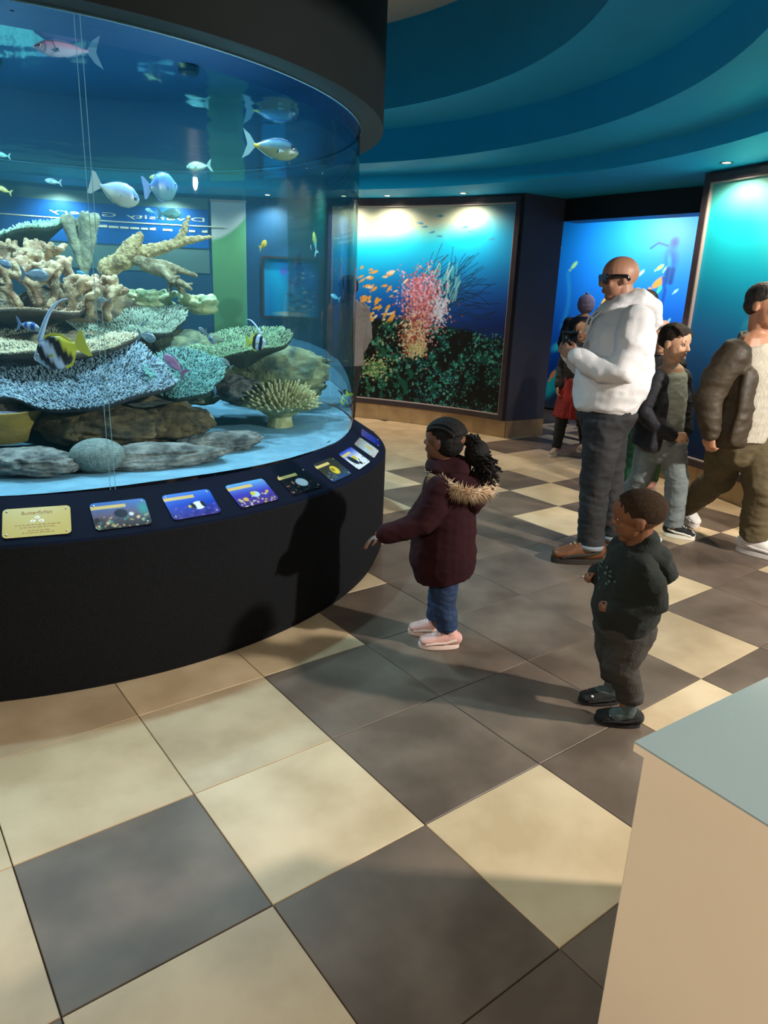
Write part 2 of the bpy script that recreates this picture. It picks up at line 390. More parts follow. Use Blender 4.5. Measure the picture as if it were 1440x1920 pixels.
nj = Vector(((JL1 - JL0).y, -(JL1 - JL0).x, 0)).normalized()
jm = JL0.lerp(JL1, 0.66)
skirting('baseboard_doorway', [(JL0, jm, nj), (jm, JL1, nj)])
# ---- murals on the ring wall
def mural(name, a0, a1, z0, z1, cv, label, fw=0.055):
    o = thing(name, pol((a0 + a1) / 2, R_WALL - 0.02, 0.19), label, 'mural')
    da = math.degrees(fw / R_WALL); P = print_mat('mural_print', 0.5, 0.35)
    cv.sheet('printed_panel', lambda u, v: pol(a1 - (a1 - a0) * u, R_WALL - 0.012, z0 + (z1 - z0) * v), P, o)
    def rail(a, b, zz0, zz1):
        mesh('frame_rail', Geo().arc([(R_WALL - 0.001, zz0), (R_WALL - 0.05, zz0), (R_WALL - 0.05, zz1), (R_WALL - 0.001, zz1)], a, b, max(2, int((b - a) * 1.2)), True), m_frame, o)
    rail(a0 - da, a1 + da, z1, z1 + fw); rail(a0 - da, a1 + da, z0 - fw, z0); rail(a0 - da, a0, z0, z1); rail(a1, a1 + da, z0, z1)
    b = 0.010; db = math.degrees(b / R_WALL)
    for (a, c, q0, q1) in ((a0, a1, z1 - b, z1), (a0, a1, z0, z0 + b), (a0, a0 + db, z0, z1), (a1 - db, a1, z0, z1)):
        mesh('bead', Geo().arc([(R_WALL - 0.013, q0), (R_WALL - 0.042, q0), (R_WALL - 0.042, q1), (R_WALL - 0.013, q1)], a, c, max(1, int((c - a) * 1.2)), True), m_bead, o)
    return o
def reef_mural():
    W_, H_ = 400, 400; cv = Canvas(W_, H_, 1.0); rnd = random.Random(3)
    # the sheet runs from behind the tank to the doorway; x is taken over the part that the photograph shows (0.2 .. 1)
    vx = lambda x: 0.13 + 0.87 * x
    nz = cv.noise(3, 3, 2)
    t = cv.y + 0.05 * (nz - 0.5) + 0.10 * np.clip(1 - cv.x, 0, 1) - 0.05
    cv.grad(t, [(0, (4, 20, 60)), (0.40, (4, 40, 110)), (0.55, (3, 84, 172)), (0.70, (2, 146, 212)), (0.80, (6, 176, 218)), (0.86, (100, 186, 196)), (0.91, (160, 174, 156)), (1, (172, 180, 164))])
    cv.put(np.clip((cv.x - 0.78) / 0.3, 0, 1) * np.clip((cv.y - 0.55) * 3, 0, 1) * 0.75, (4, 120, 196))
    for k in range(9):                                    # dim silhouettes of far fish
        cv.fish(vx(rnd.uniform(0.4, 0.95)), rnd.uniform(0.74, 0.95), 0.035, 0.012, rnd.uniform(-0.3, 0.3), (50, 130, 170))
    # fine dark sea whips
    for k in range(95):
        x, y = vx(rnd.uniform(0.30, 0.62)), rnd.uniform(0.40, 0.58); a = rnd.uniform(0.5, 1.5); pts = [(x, y)]
        for q in range(9):
            a += rnd.uniform(-0.22, 0.12); x += math.cos(a) * 0.028; y += math.sin(a) * 0.028; pts.append((x, y))
            if y > 0.86: break
        cv.line(pts, 0.0016, (8, 54, 84), 0.75)
    for k in range(40):
        x, y = vx(rnd.uniform(0.55, 0.78)), rnd.uniform(0.35, 0.6); a = rnd.uniform(-0.6, 0.7); pts = [(x, y)]
        for q in range(5): a += rnd.uniform(-0.3, 0.3); x += math.cos(a) * 0.03; y += math.sin(a) * 0.025; pts.append((x, y))
        cv.line(pts, 0.002, (6, 40, 78), 0.7)
    # dark reef body
    top = 0.46 - 0.10 * np.clip((cv.x - 0.55) * 2, 0, 1) + 0.10 * (cv.noise(9, 3, 5) - 0.5)
    n2 = cv.noise(36, 36, 8, 4); n3 = cv.noise(70, 70, 11, 3)
    body = np.clip((top - cv.y) / 0.03, 0, 1)
    cv.put(body, (5, 14, 14))
    cv.put(body * np.clip((n2 - 0.48) * 9, 0, 1) * 0.8, (14, 92, 78)); cv.put(body * np.clip((n3 - 0.53) * 12, 0, 1) * 0.9, (70, 160, 142))
    dk = np.clip((cv.noise(9, 9, 21) - 0.46) * 9, 0, 1) * body; cv.put(dk * 0.93, (4, 7, 8))
    cv.put(body * np.clip((0.4 - cv.x) * 4, 0, 1) * np.clip((n2 - 0.5) * 8, 0, 1) * 0.5, (96, 110, 50))
    for k in range(900):                                  # bright polyp clumps on the right-hand slope
        x, y = rnd.uniform(0.5, 1.0), rnd.uniform(0.0, 0.40)
        if dk[min(H_ - 1, int(y * H_)), min(W_ - 1, int(x * W_))] > 0.6 and rnd.random() < 0.85: continue
        cv.ell(x, y, rnd.uniform(0.003, 0.009), rnd.uniform(0.003, 0.008), 0, rnd.choice([(40, 150, 140), (20, 110, 110), (110, 190, 176), (16, 84, 120)]), 0.6, 0.8)
    for k in range(90):
        x, y = vx(rnd.uniform(0.0, 0.3)), rnd.uniform(0.1, 0.5)
        cv.ell(x, y, rnd.uniform(0.005, 0.014), rnd.uniform(0.004, 0.010), rnd.uniform(0, 3), rnd.choice([(70, 130, 84), (150, 160, 120), (40, 90, 60), (200, 190, 150)]), 0.6, 0.7)
    # pale coral fronds and the pink soft coral
    for k in range(60):
        x = vx(rnd.uniform(0.38, 0.66)); y = 0.60 + rnd.uniform(-0.1, 0.08); a = rnd.uniform(1.0, 1.8)
        cv.line([(x, y), (x + math.cos(a) * 0.05, y + math.sin(a) * 0.05)], 0.004, rnd.choice([(120, 190, 190), (80, 170, 190), (170, 200, 190)]), 0.7)
    def blob(cx, cy, sx, sy, n, cols, s=0.0078):
        for k in range(int(n * 2.3)):
            cv.ell(vx(rnd.gauss(cx, sx)), rnd.gauss(cy, sy), rnd.uniform(0.5, 1.2) * s, rnd.uniform(0.5, 1.2) * s, 0, rnd.choice(cols), 0.5, 0.9)
    blob(0.43, 0.57, 0.065, 0.06, 380, [(176, 110, 140), (196, 146, 176), (150, 84, 110), (206, 176, 200), (176, 92, 100)])
    blob(0.46, 0.47, 0.065, 0.055, 280, [(166, 92, 96), (186, 130, 140), (130, 58, 62), (206, 166, 174)])
    blob(0.56, 0.50, 0.03, 0.04, 90, [(190, 206, 220), (150, 180, 210), (206, 190, 210)])
    blob(0.40, 0.35, 0.05, 0.05, 230, [(196, 180, 156), (210, 196, 170), (170, 90, 66), (186, 156, 120), (140, 66, 50)])
    blob(0.42, 0.29, 0.03, 0.02, 90, [(200, 190, 150), (150, 150, 100)])
    blob(0.15, 0.17, 0.05, 0.03, 110, [(190, 190, 140), (96, 150, 90), (60, 110, 70)])
    for k in range(46):                                   # orange and pale anthias at the left
        x, y = vx(abs(rnd.gauss(0.02, 0.18))), rnd.uniform(0.42, 0.70); o = rnd.random() < 0.55
        cv.fish(x, y, rnd.uniform(0.02, 0.05), rnd.uniform(0.010, 0.019), rnd.uniform(0.0, 0.9), (206, 144, 70) if o else (206, 190, 170))
    for k in range(14): cv.fish(vx(rnd.uniform(0.06, 0.26)), rnd.uniform(0.36, 0.55), 0.034, 0.018, rnd.uniform(0.2, 1.2), (206, 150, 50))
    return cv
mural('wall_mural', 49.35, 75.5, 0.245, 2.41, reef_mural(), 'framed wall mural of a pink soft coral reef with orange fish in blue water')
def open_mural():
    cv = Canvas(70, 130); n = cv.noise(2, 2, 4)
    t = cv.y * 0.86 + 0.14 * cv.x + 0.1 * (n - 0.5)
    cv.grad(t, [(0, (3, 30, 66)), (0.2, (4, 62, 122)), (0.42, (4, 108, 176)), (0.6, (8, 158, 196)), (0.75, (20, 186, 200)), (0.87, (120, 206, 200)), (1, (214, 212, 186))])
    cv.put(np.clip(1.2 - np.hypot((cv.x - 0.55) * 1.2, cv.y - 1.0) * 2.6, 0, 1) * 0.7, (214, 214, 190))
    for k in range(5): cv.ell(0.25 + 0.02 * k, 0.52 - 0.02 * k, 0.05, 0.02, 0.8, (90, 190, 206), 1.0, 0.5)
    return cv
mural('wall_mural', -2.8, 24.7, 0.245, 2.41, open_mural(), 'framed wall mural of open turquoise water behind the walking man')
# the far room's mural, seen through the doorway
def far_mural():
    cv = Canvas(230, 180, 1.25); rnd = random.Random(9)
    cv.grad(cv.y + 0.06 * (cv.noise(3, 1, 3) - 0.5), [(0, (60, 66, 80)), (0.08, (30, 60, 100)), (0.16, (4, 56, 140)), (0.4, (4, 78, 180)), (0.7, (3, 112, 214)), (1, (4, 142, 236))])
    cv.put(np.clip(1 - np.abs(cv.x - 0.40) * 6, 0, 1) * 0.3, (30, 150, 250)); cv.put(np.clip(1 - np.abs(cv.x - 0.22) * 9, 0, 1) * 0.2, (30, 150, 250))
    # pale turquoise wing of a ray at the side, small bright fish, a diver
    for k in range(26): t = k / 25; cv.ell(0.085 + 0.15 * t, 0.10 + 0.29 * t, 0.085 * (1 - 0.5 * t), 0.05 * (1 - 0.3 * t), 0.9, (26, 186, 196), 0.7, 0.55)
    for k in range(14): t = k / 13; cv.ell(0.10 + 0.06 * t, 0.34 + 0.04 * t, 0.05, 0.03, 0.6, (36, 180, 200), 0.8, 0.4)
    for k in range(12): t = k / 11; cv.ell(0.118 + 0.02 * math.sin(t * 3), 0.45 + 0.28 * t, 0.018, 0.03, 0.2, (40, 160, 220), 0.9, 0.5)
    for x, y, L, col in ((0.145, 0.777, 0.06, (150, 220, 150)), (0.446, 0.744, 0.045, (150, 236, 200)), (0.525, 0.70, 0.10, (236, 140, 60)), (0.53, 0.665, 0.05, (60, 220, 140)), (0.52, 0.77, 0.05, (170, 230, 90)), (0.545, 0.765, 0.035, (190, 250, 160)), (0.10, 0.19, 0.07, (230, 150, 90)), (0.60, 0.66, 0.035, (140, 220, 210)), (0.59, 0.52, 0.03, (120, 210, 210)), (0.30, 0.60, 0.06, (226, 180, 70)), (0.07, 0.86, 0.03, (200, 226, 200)), (0.75, 0.7, 0.06, (230, 160, 60)), (0.85, 0.5, 0.05, (150, 220, 120))):
        cv.fish(x, y, L, L * 0.4, rnd.uniform(0.6, 1.2), col)
    cv.ell(0.562, 0.81, 0.045, 0.075, 0.2, (4, 80, 150), 0.7); cv.ell(0.565, 0.885, 0.03, 0.035, 0, (4, 62, 122), 0.7); cv.ell(0.555, 0.80, 0.016, 0.05, 0.2, (20, 130, 150), 0.7)
    cv.line([(0.555, 0.76), (0.55, 0.70)], 0.012, (4, 60, 124)); cv.line([(0.575, 0.76), (0.572, 0.70)], 0.012, (4, 60, 124)); cv.line([(0.54, 0.87), (0.50, 0.885), (0.47, 0.86)], 0.005, (4, 70, 140))
    cv.line([(0.54, 0.72), (0.555, 0.66), (0.55, 0.60), (0.53, 0.56), (0.515, 0.585)], 0.008, (5, 70, 160))
    return cv
fm = thing('wall_mural', pol(35, 7.3, 0.0), 'bright blue ocean mural of fish and a diver beyond the doorway', 'mural')
far_mural().sheet('printed_panel', lambda u, v: pol(57 - 24 * u, 7.3, 0.02 + 2.45 * v), print_mat('mural_print'), fm)
tag(mesh('wall_far_room', Geo().arc([(7.32, 0), (7.32, Z_SOFF), (7.44, Z_SOFF), (7.44, 0)], 8, 66, 40, True), m_wall), kind='structure')
# ---- downlights in the low soffit and over the walkway
m_ring = mat('downlight_ring', (120, 132, 136), 0.3, metal=0.7); m_lamp = mat('downlight_lens', (255, 232, 200), 0.3, emit=9.0)
def downlight(p, label, aim, watt, cone, group, col=WARM, blend=1.0):
    o = thing('downlight', p, label, 'light', group); q = Vector(p); g = Geo(); n = 18
    for r0, r1, z0, z1 in ((0.048, 0.036, -0.004, -0.004), (0.036, 0.034, -0.004, 0.006), (0.048, 0.048, -0.004, 0.0)):
        b = len(g.v)
        for k in range(n):
            a = 2 * PI * k / n; g.v.append(q + Vector((r0 * math.cos(a), r0 * math.sin(a), z0))); g.v.append(q + Vector((r1 * math.cos(a), r1 * math.sin(a), z1)))
        for k in range(n): g.f.append((b + 2 * k, b + 2 * ((k + 1) % n), b + 2 * ((k + 1) % n) + 1, b + 2 * k + 1))
    mesh('ring', g, m_ring, o); mesh('lens', Geo().ell(q + Vector((0, 0, 0.0)), (0.030, 0.030, 0.006), nu=14, nv=6), m_lamp, o, smooth=True)
    spot('downlight_lamp', q + Vector((0, 0, -0.03)), aim, watt, cone, blend, col, 0.03)
WASH = [('over the hidden end of the coral mural', 73.0, 42), ('above the pale top of the coral mural', 66.6, 52), ('nearest the doorway end of the coral mural', 55.6, 58), ('above the turquoise water mural', 20.8, 62),
        ('at the doorway end of the turquoise mural', 12.0, 62), ('past the walking man above the turquoise mural', 4.0, 50), ('over the little aquarium window behind the tank', 84.0, 60), ('over the reversed sign behind the tank', 98.0, 60), ('at the far end of the reversed sign', 112.0, 60)]
for lab, az, wt in WASH:
    downlight(pol(az, 4.66, Z_SOFF), 'small recessed downlight ' + lab, pol(az, 4.80, 0.0), wt * 1.25, 150, 'wall washer downlights')
for k, (az, r, wt, cone) in enumerate(HALL_DL):
    z = Z_S2 if r < 4.2 else Z_SOFF
    spot('hall_lamp', pol(az, r, z - 0.03), pol(az, r - 0.05, 0), wt, cone, 0.8, WARM, 0.10)
for p in ((2.9, 7.6, 2.44), (3.9, 7.2, 2.44), (2.5, 8.8, 2.44), (4.3, 8.2, 2.44)):
    spot('far_room_lamp', p, (Vector(p) - Vector((TX, TY, 0))).normalized() * 1.2 + Vector((p[0], p[1], 1.0)), 125, 160, 1.0, (1, 0.93, 0.86), 0.05)
# ---- display plinth in the near corner
m_pl = mat('plinth_laminate', (240, 224, 200), 0.25, (234, 218, 194), 2, coat=0.3); m_pt = mat('plinth_top_reflection', (146, 162, 164), 0.3, coat=0.2)  # top: blue-grey ceiling reflection put into the base colour
e1, e2 = Vector((0.8239, 0.5667, 0)), Vector((0.5667, -0.8239, 0))
pc = Vector((0.4225, 0.9965, 0))
pl = thing('display_plinth', pc + e1 * 0.45 + e2 * 0.3, 'large beige laminate display plinth with a pale grey top', 'plinth')
q = pc + (e1 + e2) * 0.012
mesh('body', Geo().prism([q, q + e1 * 0.9, q + e1 * 0.9 + e2 * 0.62, q + e2 * 0.62], (0, 0, 0.782)), m_pl, pl, bevel=0.003)
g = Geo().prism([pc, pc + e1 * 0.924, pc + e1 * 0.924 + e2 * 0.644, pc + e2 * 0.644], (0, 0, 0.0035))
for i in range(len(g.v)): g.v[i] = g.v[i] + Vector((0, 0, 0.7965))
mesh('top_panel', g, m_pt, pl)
g = Geo().prism([pc, pc + e1 * 0.924, pc + e1 * 0.924 + e2 * 0.644, pc + e2 * 0.644], (0, 0, 0.0145))
for i in range(len(g.v)): g.v[i] = g.v[i] + Vector((0, 0, 0.782))
mesh('top_edge', g, m_pl, pl)
# ------------------------------------------------------------------ the aquarium
m_carpet = mat('base_carpet', (24, 25, 29), 0.95, (16, 17, 20), 160, 2, bump=0.6, bscale=260, spec=0.2)
m_ledge = mat('ledge_navy', (5, 11, 36), 0.8, (4, 9, 28), 3, spec=0.12, bump=0.05, bscale=200)
m_can = mat('canopy_dark', (13, 20, 21), 0.8, (11, 17, 18), 2, spec=0.2); m_can_u = mat('canopy_underside', (46, 56, 58), 0.6)
m_lid = mat('lid_blue', (5, 50, 84), 0.6)
tank = thing('aquarium_tank', (TX, TY, 0), 'huge round aquarium tank with clear curved acrylic wall on a dark carpeted base', 'aquarium')
Z_LI, Z_LO = 0.722, 0.598
mesh('base', Geo().arc([(R_BASE - 0.02, 0.0), (R_BASE - 0.012, 0.03), (R_BASE, 0.05), (R_BASE, Z_LO - 0.012), (R_BASE - 0.006, Z_LO - 0.002)], 0, 360, 144), m_carpet, tank, smooth=True)
mesh('sloping_ledge', Geo().arc([(R_BASE - 0.006, Z_LO - 0.002), (R_BASE - 0.014, Z_LO + 0.006), (R_GLASS + 0.002, Z_LI), (R_GLASS - 0.05, Z_LI)], 0, 360, 144), m_ledge, tank, smooth=False)
m_glass = glass_mat('acrylic', (0.80, 0.955, 0.985), 0.015)
mesh('acrylic_wall', Geo().arc([(R_GLASS, Z_LI - 0.05), (R_GLASS, 2.40)], 0, 360, 144), m_glass, tank, smooth=True)
m_seam = mat('seam_acrylic', (96, 160, 184), 0.3)
def seam(az):
    for d in (-0.30, 0.30):
        mesh('seam', Geo().arc([(R_GLASS + 0.002, Z_LI), (R_GLASS + 0.002, 2.30)], az + d - 0.035, az + d + 0.035, 1), m_seam, tank)
seam(-58.4); seam(-178.4); seam(61.6)
mesh('seam_line', Geo().arc([(R_GLASS + 0.004, 2.284), (R_GLASS + 0.004, 2.292)], 0, 360, 144), mat('seam_light', (120, 190, 220), 0.3), tank, smooth=True)
can = mesh('canopy', Geo().arc([(R_CAN, 2.29), (R_CAN, Z_TOP - 0.002)], 0, 360, 144), m_can, tank, smooth=True)
mesh('canopy_underside', Geo().arc([(R_CAN, 2.29), (R_GLASS + 0.002, 2.291)], 0, 360, 144), m_can_u, tank)
mesh('lid', Geo().arc([(R_GLASS - 0.01, 2.30), (R_GLASS - 0.01, 2.75), (0.01, 2.75)], 0, 360, 96), m_lid, tank)
for p in TANK_L:
    q = Vector((p[0], p[1], p[2] + 0.03)); mesh('lamp_housing', Geo().tube([q, q + Vector((0, 0, 0.04))], 0.06, n=20, cap='flat'), mat('lamp_black', (18, 20, 24), 0.4), tank)
# water surface, seen from below as a tinted mirror
M = bpy.data.materials.new('water_surface'); M.use_nodes = True; nt = M.node_tree; nt.nodes.clear()
out = nt.nodes.new('ShaderNodeOutputMaterial'); mx = nt.nodes.new('ShaderNodeMixShader'); mx.inputs[0].default_value = 0.35
t_ = nt.nodes.new('ShaderNodeBsdfTransparent'); t_.inputs[0].default_value = (0.8, 0.95, 1, 1)
g_ = nt.nodes.new('ShaderNodeBsdfGlossy'); g_.inputs['Roughness'].default_value = 0.06; g_.inputs[0].default_value = (0.35, 0.75, 0.95, 1)
nz = nt.nodes.new('ShaderNodeTexNoise'); nz.inputs['Scale'].default_value = 3.0; bp = nt.nodes.new('ShaderNodeBump'); bp.inputs['Strength'].default_value = 0.25; bp.inputs['Distance'].default_value = 0.03
tc = nt.nodes.new('ShaderNodeTexCoord'); nt.links.new(tc.outputs['Object'], nz.inputs['Vector']); nt.links.new(nz.outputs['Fac'], bp.inputs['Height']); nt.links.new(bp.outputs[0], g_.inputs['Normal'])
nt.links.new(t_.outputs[0], mx.inputs[1]); nt.links.new(g_.outputs[0], mx.inputs[2]); nt.links.new(mx.outputs[0], out.inputs[0])
tag(mesh('water_surface', Geo().arc([(R_GLASS - 0.012, 2.22), (0.01, 2.22)], 0, 360, 72), M, None), 'rippling blue water surface near the top of the tank', 'water', kind='stuff')
Mv = bpy.data.materials.new('water_haze'); Mv.use_nodes = True; nt = Mv.node_tree; nt.nodes.clear()
out = nt.nodes.new('ShaderNodeOutputMaterial'); vs_ = nt.nodes.new('ShaderNodeVolumeScatter'); va = nt.nodes.new('ShaderNodeVolumeAbsorption'); ad = nt.nodes.new('ShaderNodeAddShader')
vs_.inputs['Color'].default_value = (0.25, 0.75, 0.9, 1); vs_.inputs['Density'].default_value = 0.024; va.inputs['Color'].default_value = (0.25, 0.8, 0.95, 1); va.inputs['Density'].default_value = 0.12
nt.links.new(vs_.outputs[0], ad.inputs[0]); nt.links.new(va.outputs[0], ad.inputs[1]); nt.links.new(ad.outputs[0], out.inputs['Volume'])
tag(mesh('water', Geo().arc([(0.01, 0.70), (R_GLASS - 0.014, 0.70), (R_GLASS - 0.014, 2.215), (0.01, 2.215)], 0, 360, 72), Mv, None), 'clear blue green water filling the round tank', 'water', kind='stuff')
# white sand bed
def sand_z(x, y): return 0.725 + 0.02 * (vnoise(np.array([[x * 2.2, y * 2.2, 0.3]]), 5)[0] - 0.5) + 0.006 * (vnoise(np.array([[x * 9, y * 9, 1.3]]), 6)[0] - 0.5)
g = Geo(); nr, na = 26, 120
for i in range(nr + 1):
    r = (R_GLASS - 0.006) * i / nr
    for j in range(na):
        a = 2 * PI * j / na; x, y = TX + r * math.cos(a), TY + r * math.sin(a); g.v.append(Vector((x, y, sand_z(x, y) + (0.004 if i == nr else 0))))
for i in range(nr):
    for j in range(na):
        A = i * na + j; B = i * na + (j + 1) % na; g.f.append((A, B, B + na, A + na))
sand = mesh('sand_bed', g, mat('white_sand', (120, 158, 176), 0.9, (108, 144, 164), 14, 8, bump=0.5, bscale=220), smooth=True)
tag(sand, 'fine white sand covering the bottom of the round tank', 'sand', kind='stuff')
# things on the wall behind the tank
o = thing('aquarium_window', pol(81.2, R_WALL - 0.03, 1.15), 'small lit aquarium window in the wall behind the round tank', 'aquarium')
cv = Canvas(90, 80, 1.2); rnd = random.Random(5)
cv.grad(cv.x * 0.6 + cv.y * 0.4, [(0, (10, 120, 190)), (0.4, (14, 150, 200)), (0.7, (10, 96, 180)), (1, (30, 110, 180))])
for k in range(60): cv.ell(rnd.uniform(0.45, 0.9), 0.08 + 0.85 * abs(rnd.gauss(0, 0.45)), rnd.uniform(0.03, 0.12), rnd.uniform(0.01, 0.03), rnd.uniform(-0.2, 0.2), rnd.choice([(170, 190, 200), (90, 130, 150), (40, 80, 130), (200, 190, 170), (20, 40, 140)]), 0.6, 0.8)
cv.ell(0.35, 0.78, 0.09, 0.08, 0, (90, 90, 190), 0.5); cv.ell(0.5, 0.05, 0.5, 0.06, 0, (190, 190, 180), 0.6)
cv.sheet('window_view', lambda u, v: pol(85.3 - 8.1 * u, R_WALL - 0.01, 1.16 + 0.66 * v), print_mat('mural_print'), o)
for z in (1.135, 1.82): mesh('frame_rail', Geo().arc([(R_WALL - 0.001, z), (R_WALL - 0.05, z), (R_WALL - 0.05, z + 0.025), (R_WALL - 0.001, z + 0.025)], 77.0, 85.5, 8, True), m_frame, o)
for a in (76.9, 85.3): mesh('frame_rail', Geo().arc([(R_WALL - 0.001, 1.16), (R_WALL - 0.05, 1.16), (R_WALL - 0.05, 1.82), (R_WALL - 0.001, 1.82)], a, a + 0.3, 1, True), m_frame, o)
spot('window_lamp', pol(81.2, R_WALL - 0.5, 2.3), pol(81.2, R_WALL, 1.4), 26, 60, 0.8, (0.7, 0.9, 1), 0.05)
o = thing('wall_banner', pol(90, R_WALL - 0.03, 0.2), 'tall green and white banner on the wall behind the tank', 'banner')
cv = Canvas(24, 90, 0.2); cv.a[:] = (100, 160, 112); cv.put(np.clip((cv.y - 0.80 - 0.12 * (cv.x) ** 1.8) * 60, 0, 1), (196, 206, 214)); cv.put(np.clip((0.30 - cv.y) * 3, 0, 1) * 0.35, (40, 120, 110))
cv.sheet('printed_cloth', lambda u, v: pol(92.6 - 4.8 * u, R_WALL - 0.012, 0.22 + 2.2 * v), print_mat('mural_print'), o)
mesh('top_rail', Geo().arc([(R_WALL - 0.001, 2.42), (R_WALL - 0.03, 2.42), (R_WALL - 0.03, 2.445), (R_WALL - 0.001, 2.445)], 87.7, 92.7, 4, True), m_bead, o)
o = thing('gallery_sign', pol(106, R_WALL - 0.03, 1.95), 'long blue band sign with reversed pale lettering seen through the tank', 'sign')
mesh('panel', Geo().arc([(R_WALL - 0.001, 1.90), (R_WALL - 0.02, 1.90), (R_WALL - 0.02, 2.33), (R_WALL - 0.001, 2.33)], 93.0, 135, 40, True), mat('sign_blue', (6, 84, 168), 0.4), o)
for z0, z1 in ((2.33, 2.45), (1.62, 1.90)):
    mesh('border_band', Geo().arc([(R_WALL - 0.001, z0), (R_WALL - 0.012, z0), (R_WALL - 0.012, z1), (R_WALL - 0.001, z1)], 93.0, 135, 40, True), mat('sign_grey', (84, 118, 124), 0.5), o)
m_let = mat('sign_letters', (222, 226, 212), 0.4)
mesh('ruled_line', Geo().arc([(R_WALL - 0.02, 2.14), (R_WALL - 0.026, 2.14), (R_WALL - 0.026, 2.152), (R_WALL - 0.02, 2.152)], 90.5, 120, 30, True), m_let, o)
def on_wall(az0, z0): return lambda x, y, z: pol(az0 - math.degrees(x * 4.0 / R_WALL), R_WALL - 0.0225 - z, z0 + y)
words('Diversity Gallery', 0.062, m_let, o, on_wall(103.5, 2.195), 1.0)
x_ = -0.9; rnd = random.Random(17); h_ = Geo(); pw = on_wall(104, 2.075)
while x_ < 0.9:                                             # second line, too smeared to read
    L_ = rnd.uniform(0.04, 0.11); h_.prism([pw(x_ / 4, 0, 0), pw((x_ + L_) / 4, 0, 0), pw((x_ + L_) / 4, rnd.choice((0.022, 0.03)), 0), pw(x_ / 4, 0.022, 0)], pw(0, 0, 0.002) - pw(0, 0, 0)); x_ += L_ + rnd.choice((0.015, 0.02, 0.08))
mesh('small_lettering', h_, m_let, o)['kind'] = 'stuff'
# ---- information plaques on the sloping ledge
sl = math.atan2(Z_LI - Z_LO, R_BASE - R_GLASS)
def ledge_pt(az, s): # s: distance up the slope from the outer edge
    return pol(az, R_BASE - 0.012 - s * math.cos(sl), Z_LO + 0.0045 + s * math.sin(sl))
PLQ = []
def plaque(az, wid, hgt, cv, label, title=True, s0=0.03, screws=True):
    up = (ledge_pt(az, 0.1) - ledge_pt(az, 0.0)).normalized(); rt = Vector((-math.sin(math.radians(az)), math.cos(math.radians(az)), 0)); nm = rt.cross(up).normalized()
    if nm.z < 0: nm = -nm
    base = ledge_pt(az, s0) + nm * 0.0005
    o = thing('info_plaque', base, label, 'plaque', 'plaques along the tank ledge')
    c = base + up * hgt / 2; rr = 0.016; pts = []
    for sx, sy, a0 in ((1, 1, 0), (-1, 1, 90), (-1, -1, 180), (1, -1, 270)):
        for k in range(5):
            a = math.radians(a0 + 22.5 * k); pts.append(c + rt * (sx * (wid / 2 - rr) + rr * math.cos(a)) + up * (sy * (hgt / 2 - rr) + rr * math.sin(a)))
    mesh('backing_plate', Geo().prism(pts, nm * 0.0025), mat('plaque_backing', (30, 32, 40), 0.4), o)
    def fn(u, v):
        x, y = (u - 0.5) * wid, (v - 0.5) * hgt                  # round the corners of the print
        ax, ay = wid / 2 - rr, hgt / 2 - rr
        dx, dy = abs(x) - ax, abs(y) - ay
        if dx > 0 and dy > 0:
            L = math.hypot(dx, dy); k = max(dx, dy) / L; dx, dy = dx * k, dy * k
            x, y = math.copysign(ax + dx, x), math.copysign(ay + dy, y)
        return c + rt * x + up * y + nm * 0.0032
    cv.sheet('print', fn, print_mat('plaque_print', 0.25, 0.6), o)
    if screws:
        for sx in (-1, 1):
            for sy in (-1, 1):
                mesh('screw', Geo().ell(c + rt * sx * (wid / 2 - 0.014) + up * sy * (hgt / 2 - 0.014) + nm * 0.0035, (0.0045, 0.0045, 0.002), (rt, up, nm), 10, 6), mat('screw_steel', (196, 196, 196), 0.25, metal=0.8), o, smooth=True)
    return o, c, rt, up, nm
def art(seed, bg, spots, n=60):
    cv = Canvas(66, 50, 1.35); rnd = random.Random(seed); cv.grad(cv.y, [(0, bg[0]), (0.5, bg[1]), (1, bg[2])])
    for k in range(n): cv.ell(rnd.random(), rnd.uniform(0, 0.42), rnd.uniform(0.02, 0.09), rnd.uniform(0.02, 0.06), rnd.uniform(0, 3), rnd.choice(spots), 0.5, 0.85)
    return cv
def strip(cv): cv.put(((cv.x < 0.62) & (cv.y > 0.74) & (cv.y < 0.87)) * 1.0, (206, 180, 112))
cv = Canvas(90, 60, 1.5); cv.a[:] = (196, 168, 80); cv.put((cv.noise(3, 3, 3) - 0.4) * 0.5, (206, 182, 98))
PL_Y = cv
AZ = dict(yellow=-67.0, reef=-58.3, striped=-49.9, purple=-41.2, white=-32.6, gold=-24.0, snow=-15.4, beige=-6.8, blue=1.8)
o, c, rt, up, nm = plaque(AZ['yellow'], 0.22, 0.135, cv, 'yellow text plaque with a printed heading, first along the tank ledge')
m_ink = mat('plaque_ink', (166, 124, 40), 0.5); m_wh = mat('plaque_white', (236, 228, 200), 0.5)
lettering('heading', 'Butterflyfish', 0.021, m_ink, o, c + up * 0.036 + nm * 0.0036, rt, up)
rnd = random.Random(31)
for k, (y_, hw) in enumerate(((-0.014, 0.070), (-0.025, 0.055), (-0.040, 0.030), (-0.050, 0.048))):   # small print, too fine to read
    x_ = -hw; h_ = Geo()
    while x_ < hw:
        L_ = rnd.uniform(0.006, 0.016); h_.box(c + rt * (x_ + L_ / 2) + up * y_ + nm * 0.0036, (L_ / 2, 0.0016, 0.0003), (rt, up, nm)); x_ += L_ + 0.004
    mesh('small_print', h_, m_ink, o)['kind'] = 'stuff'
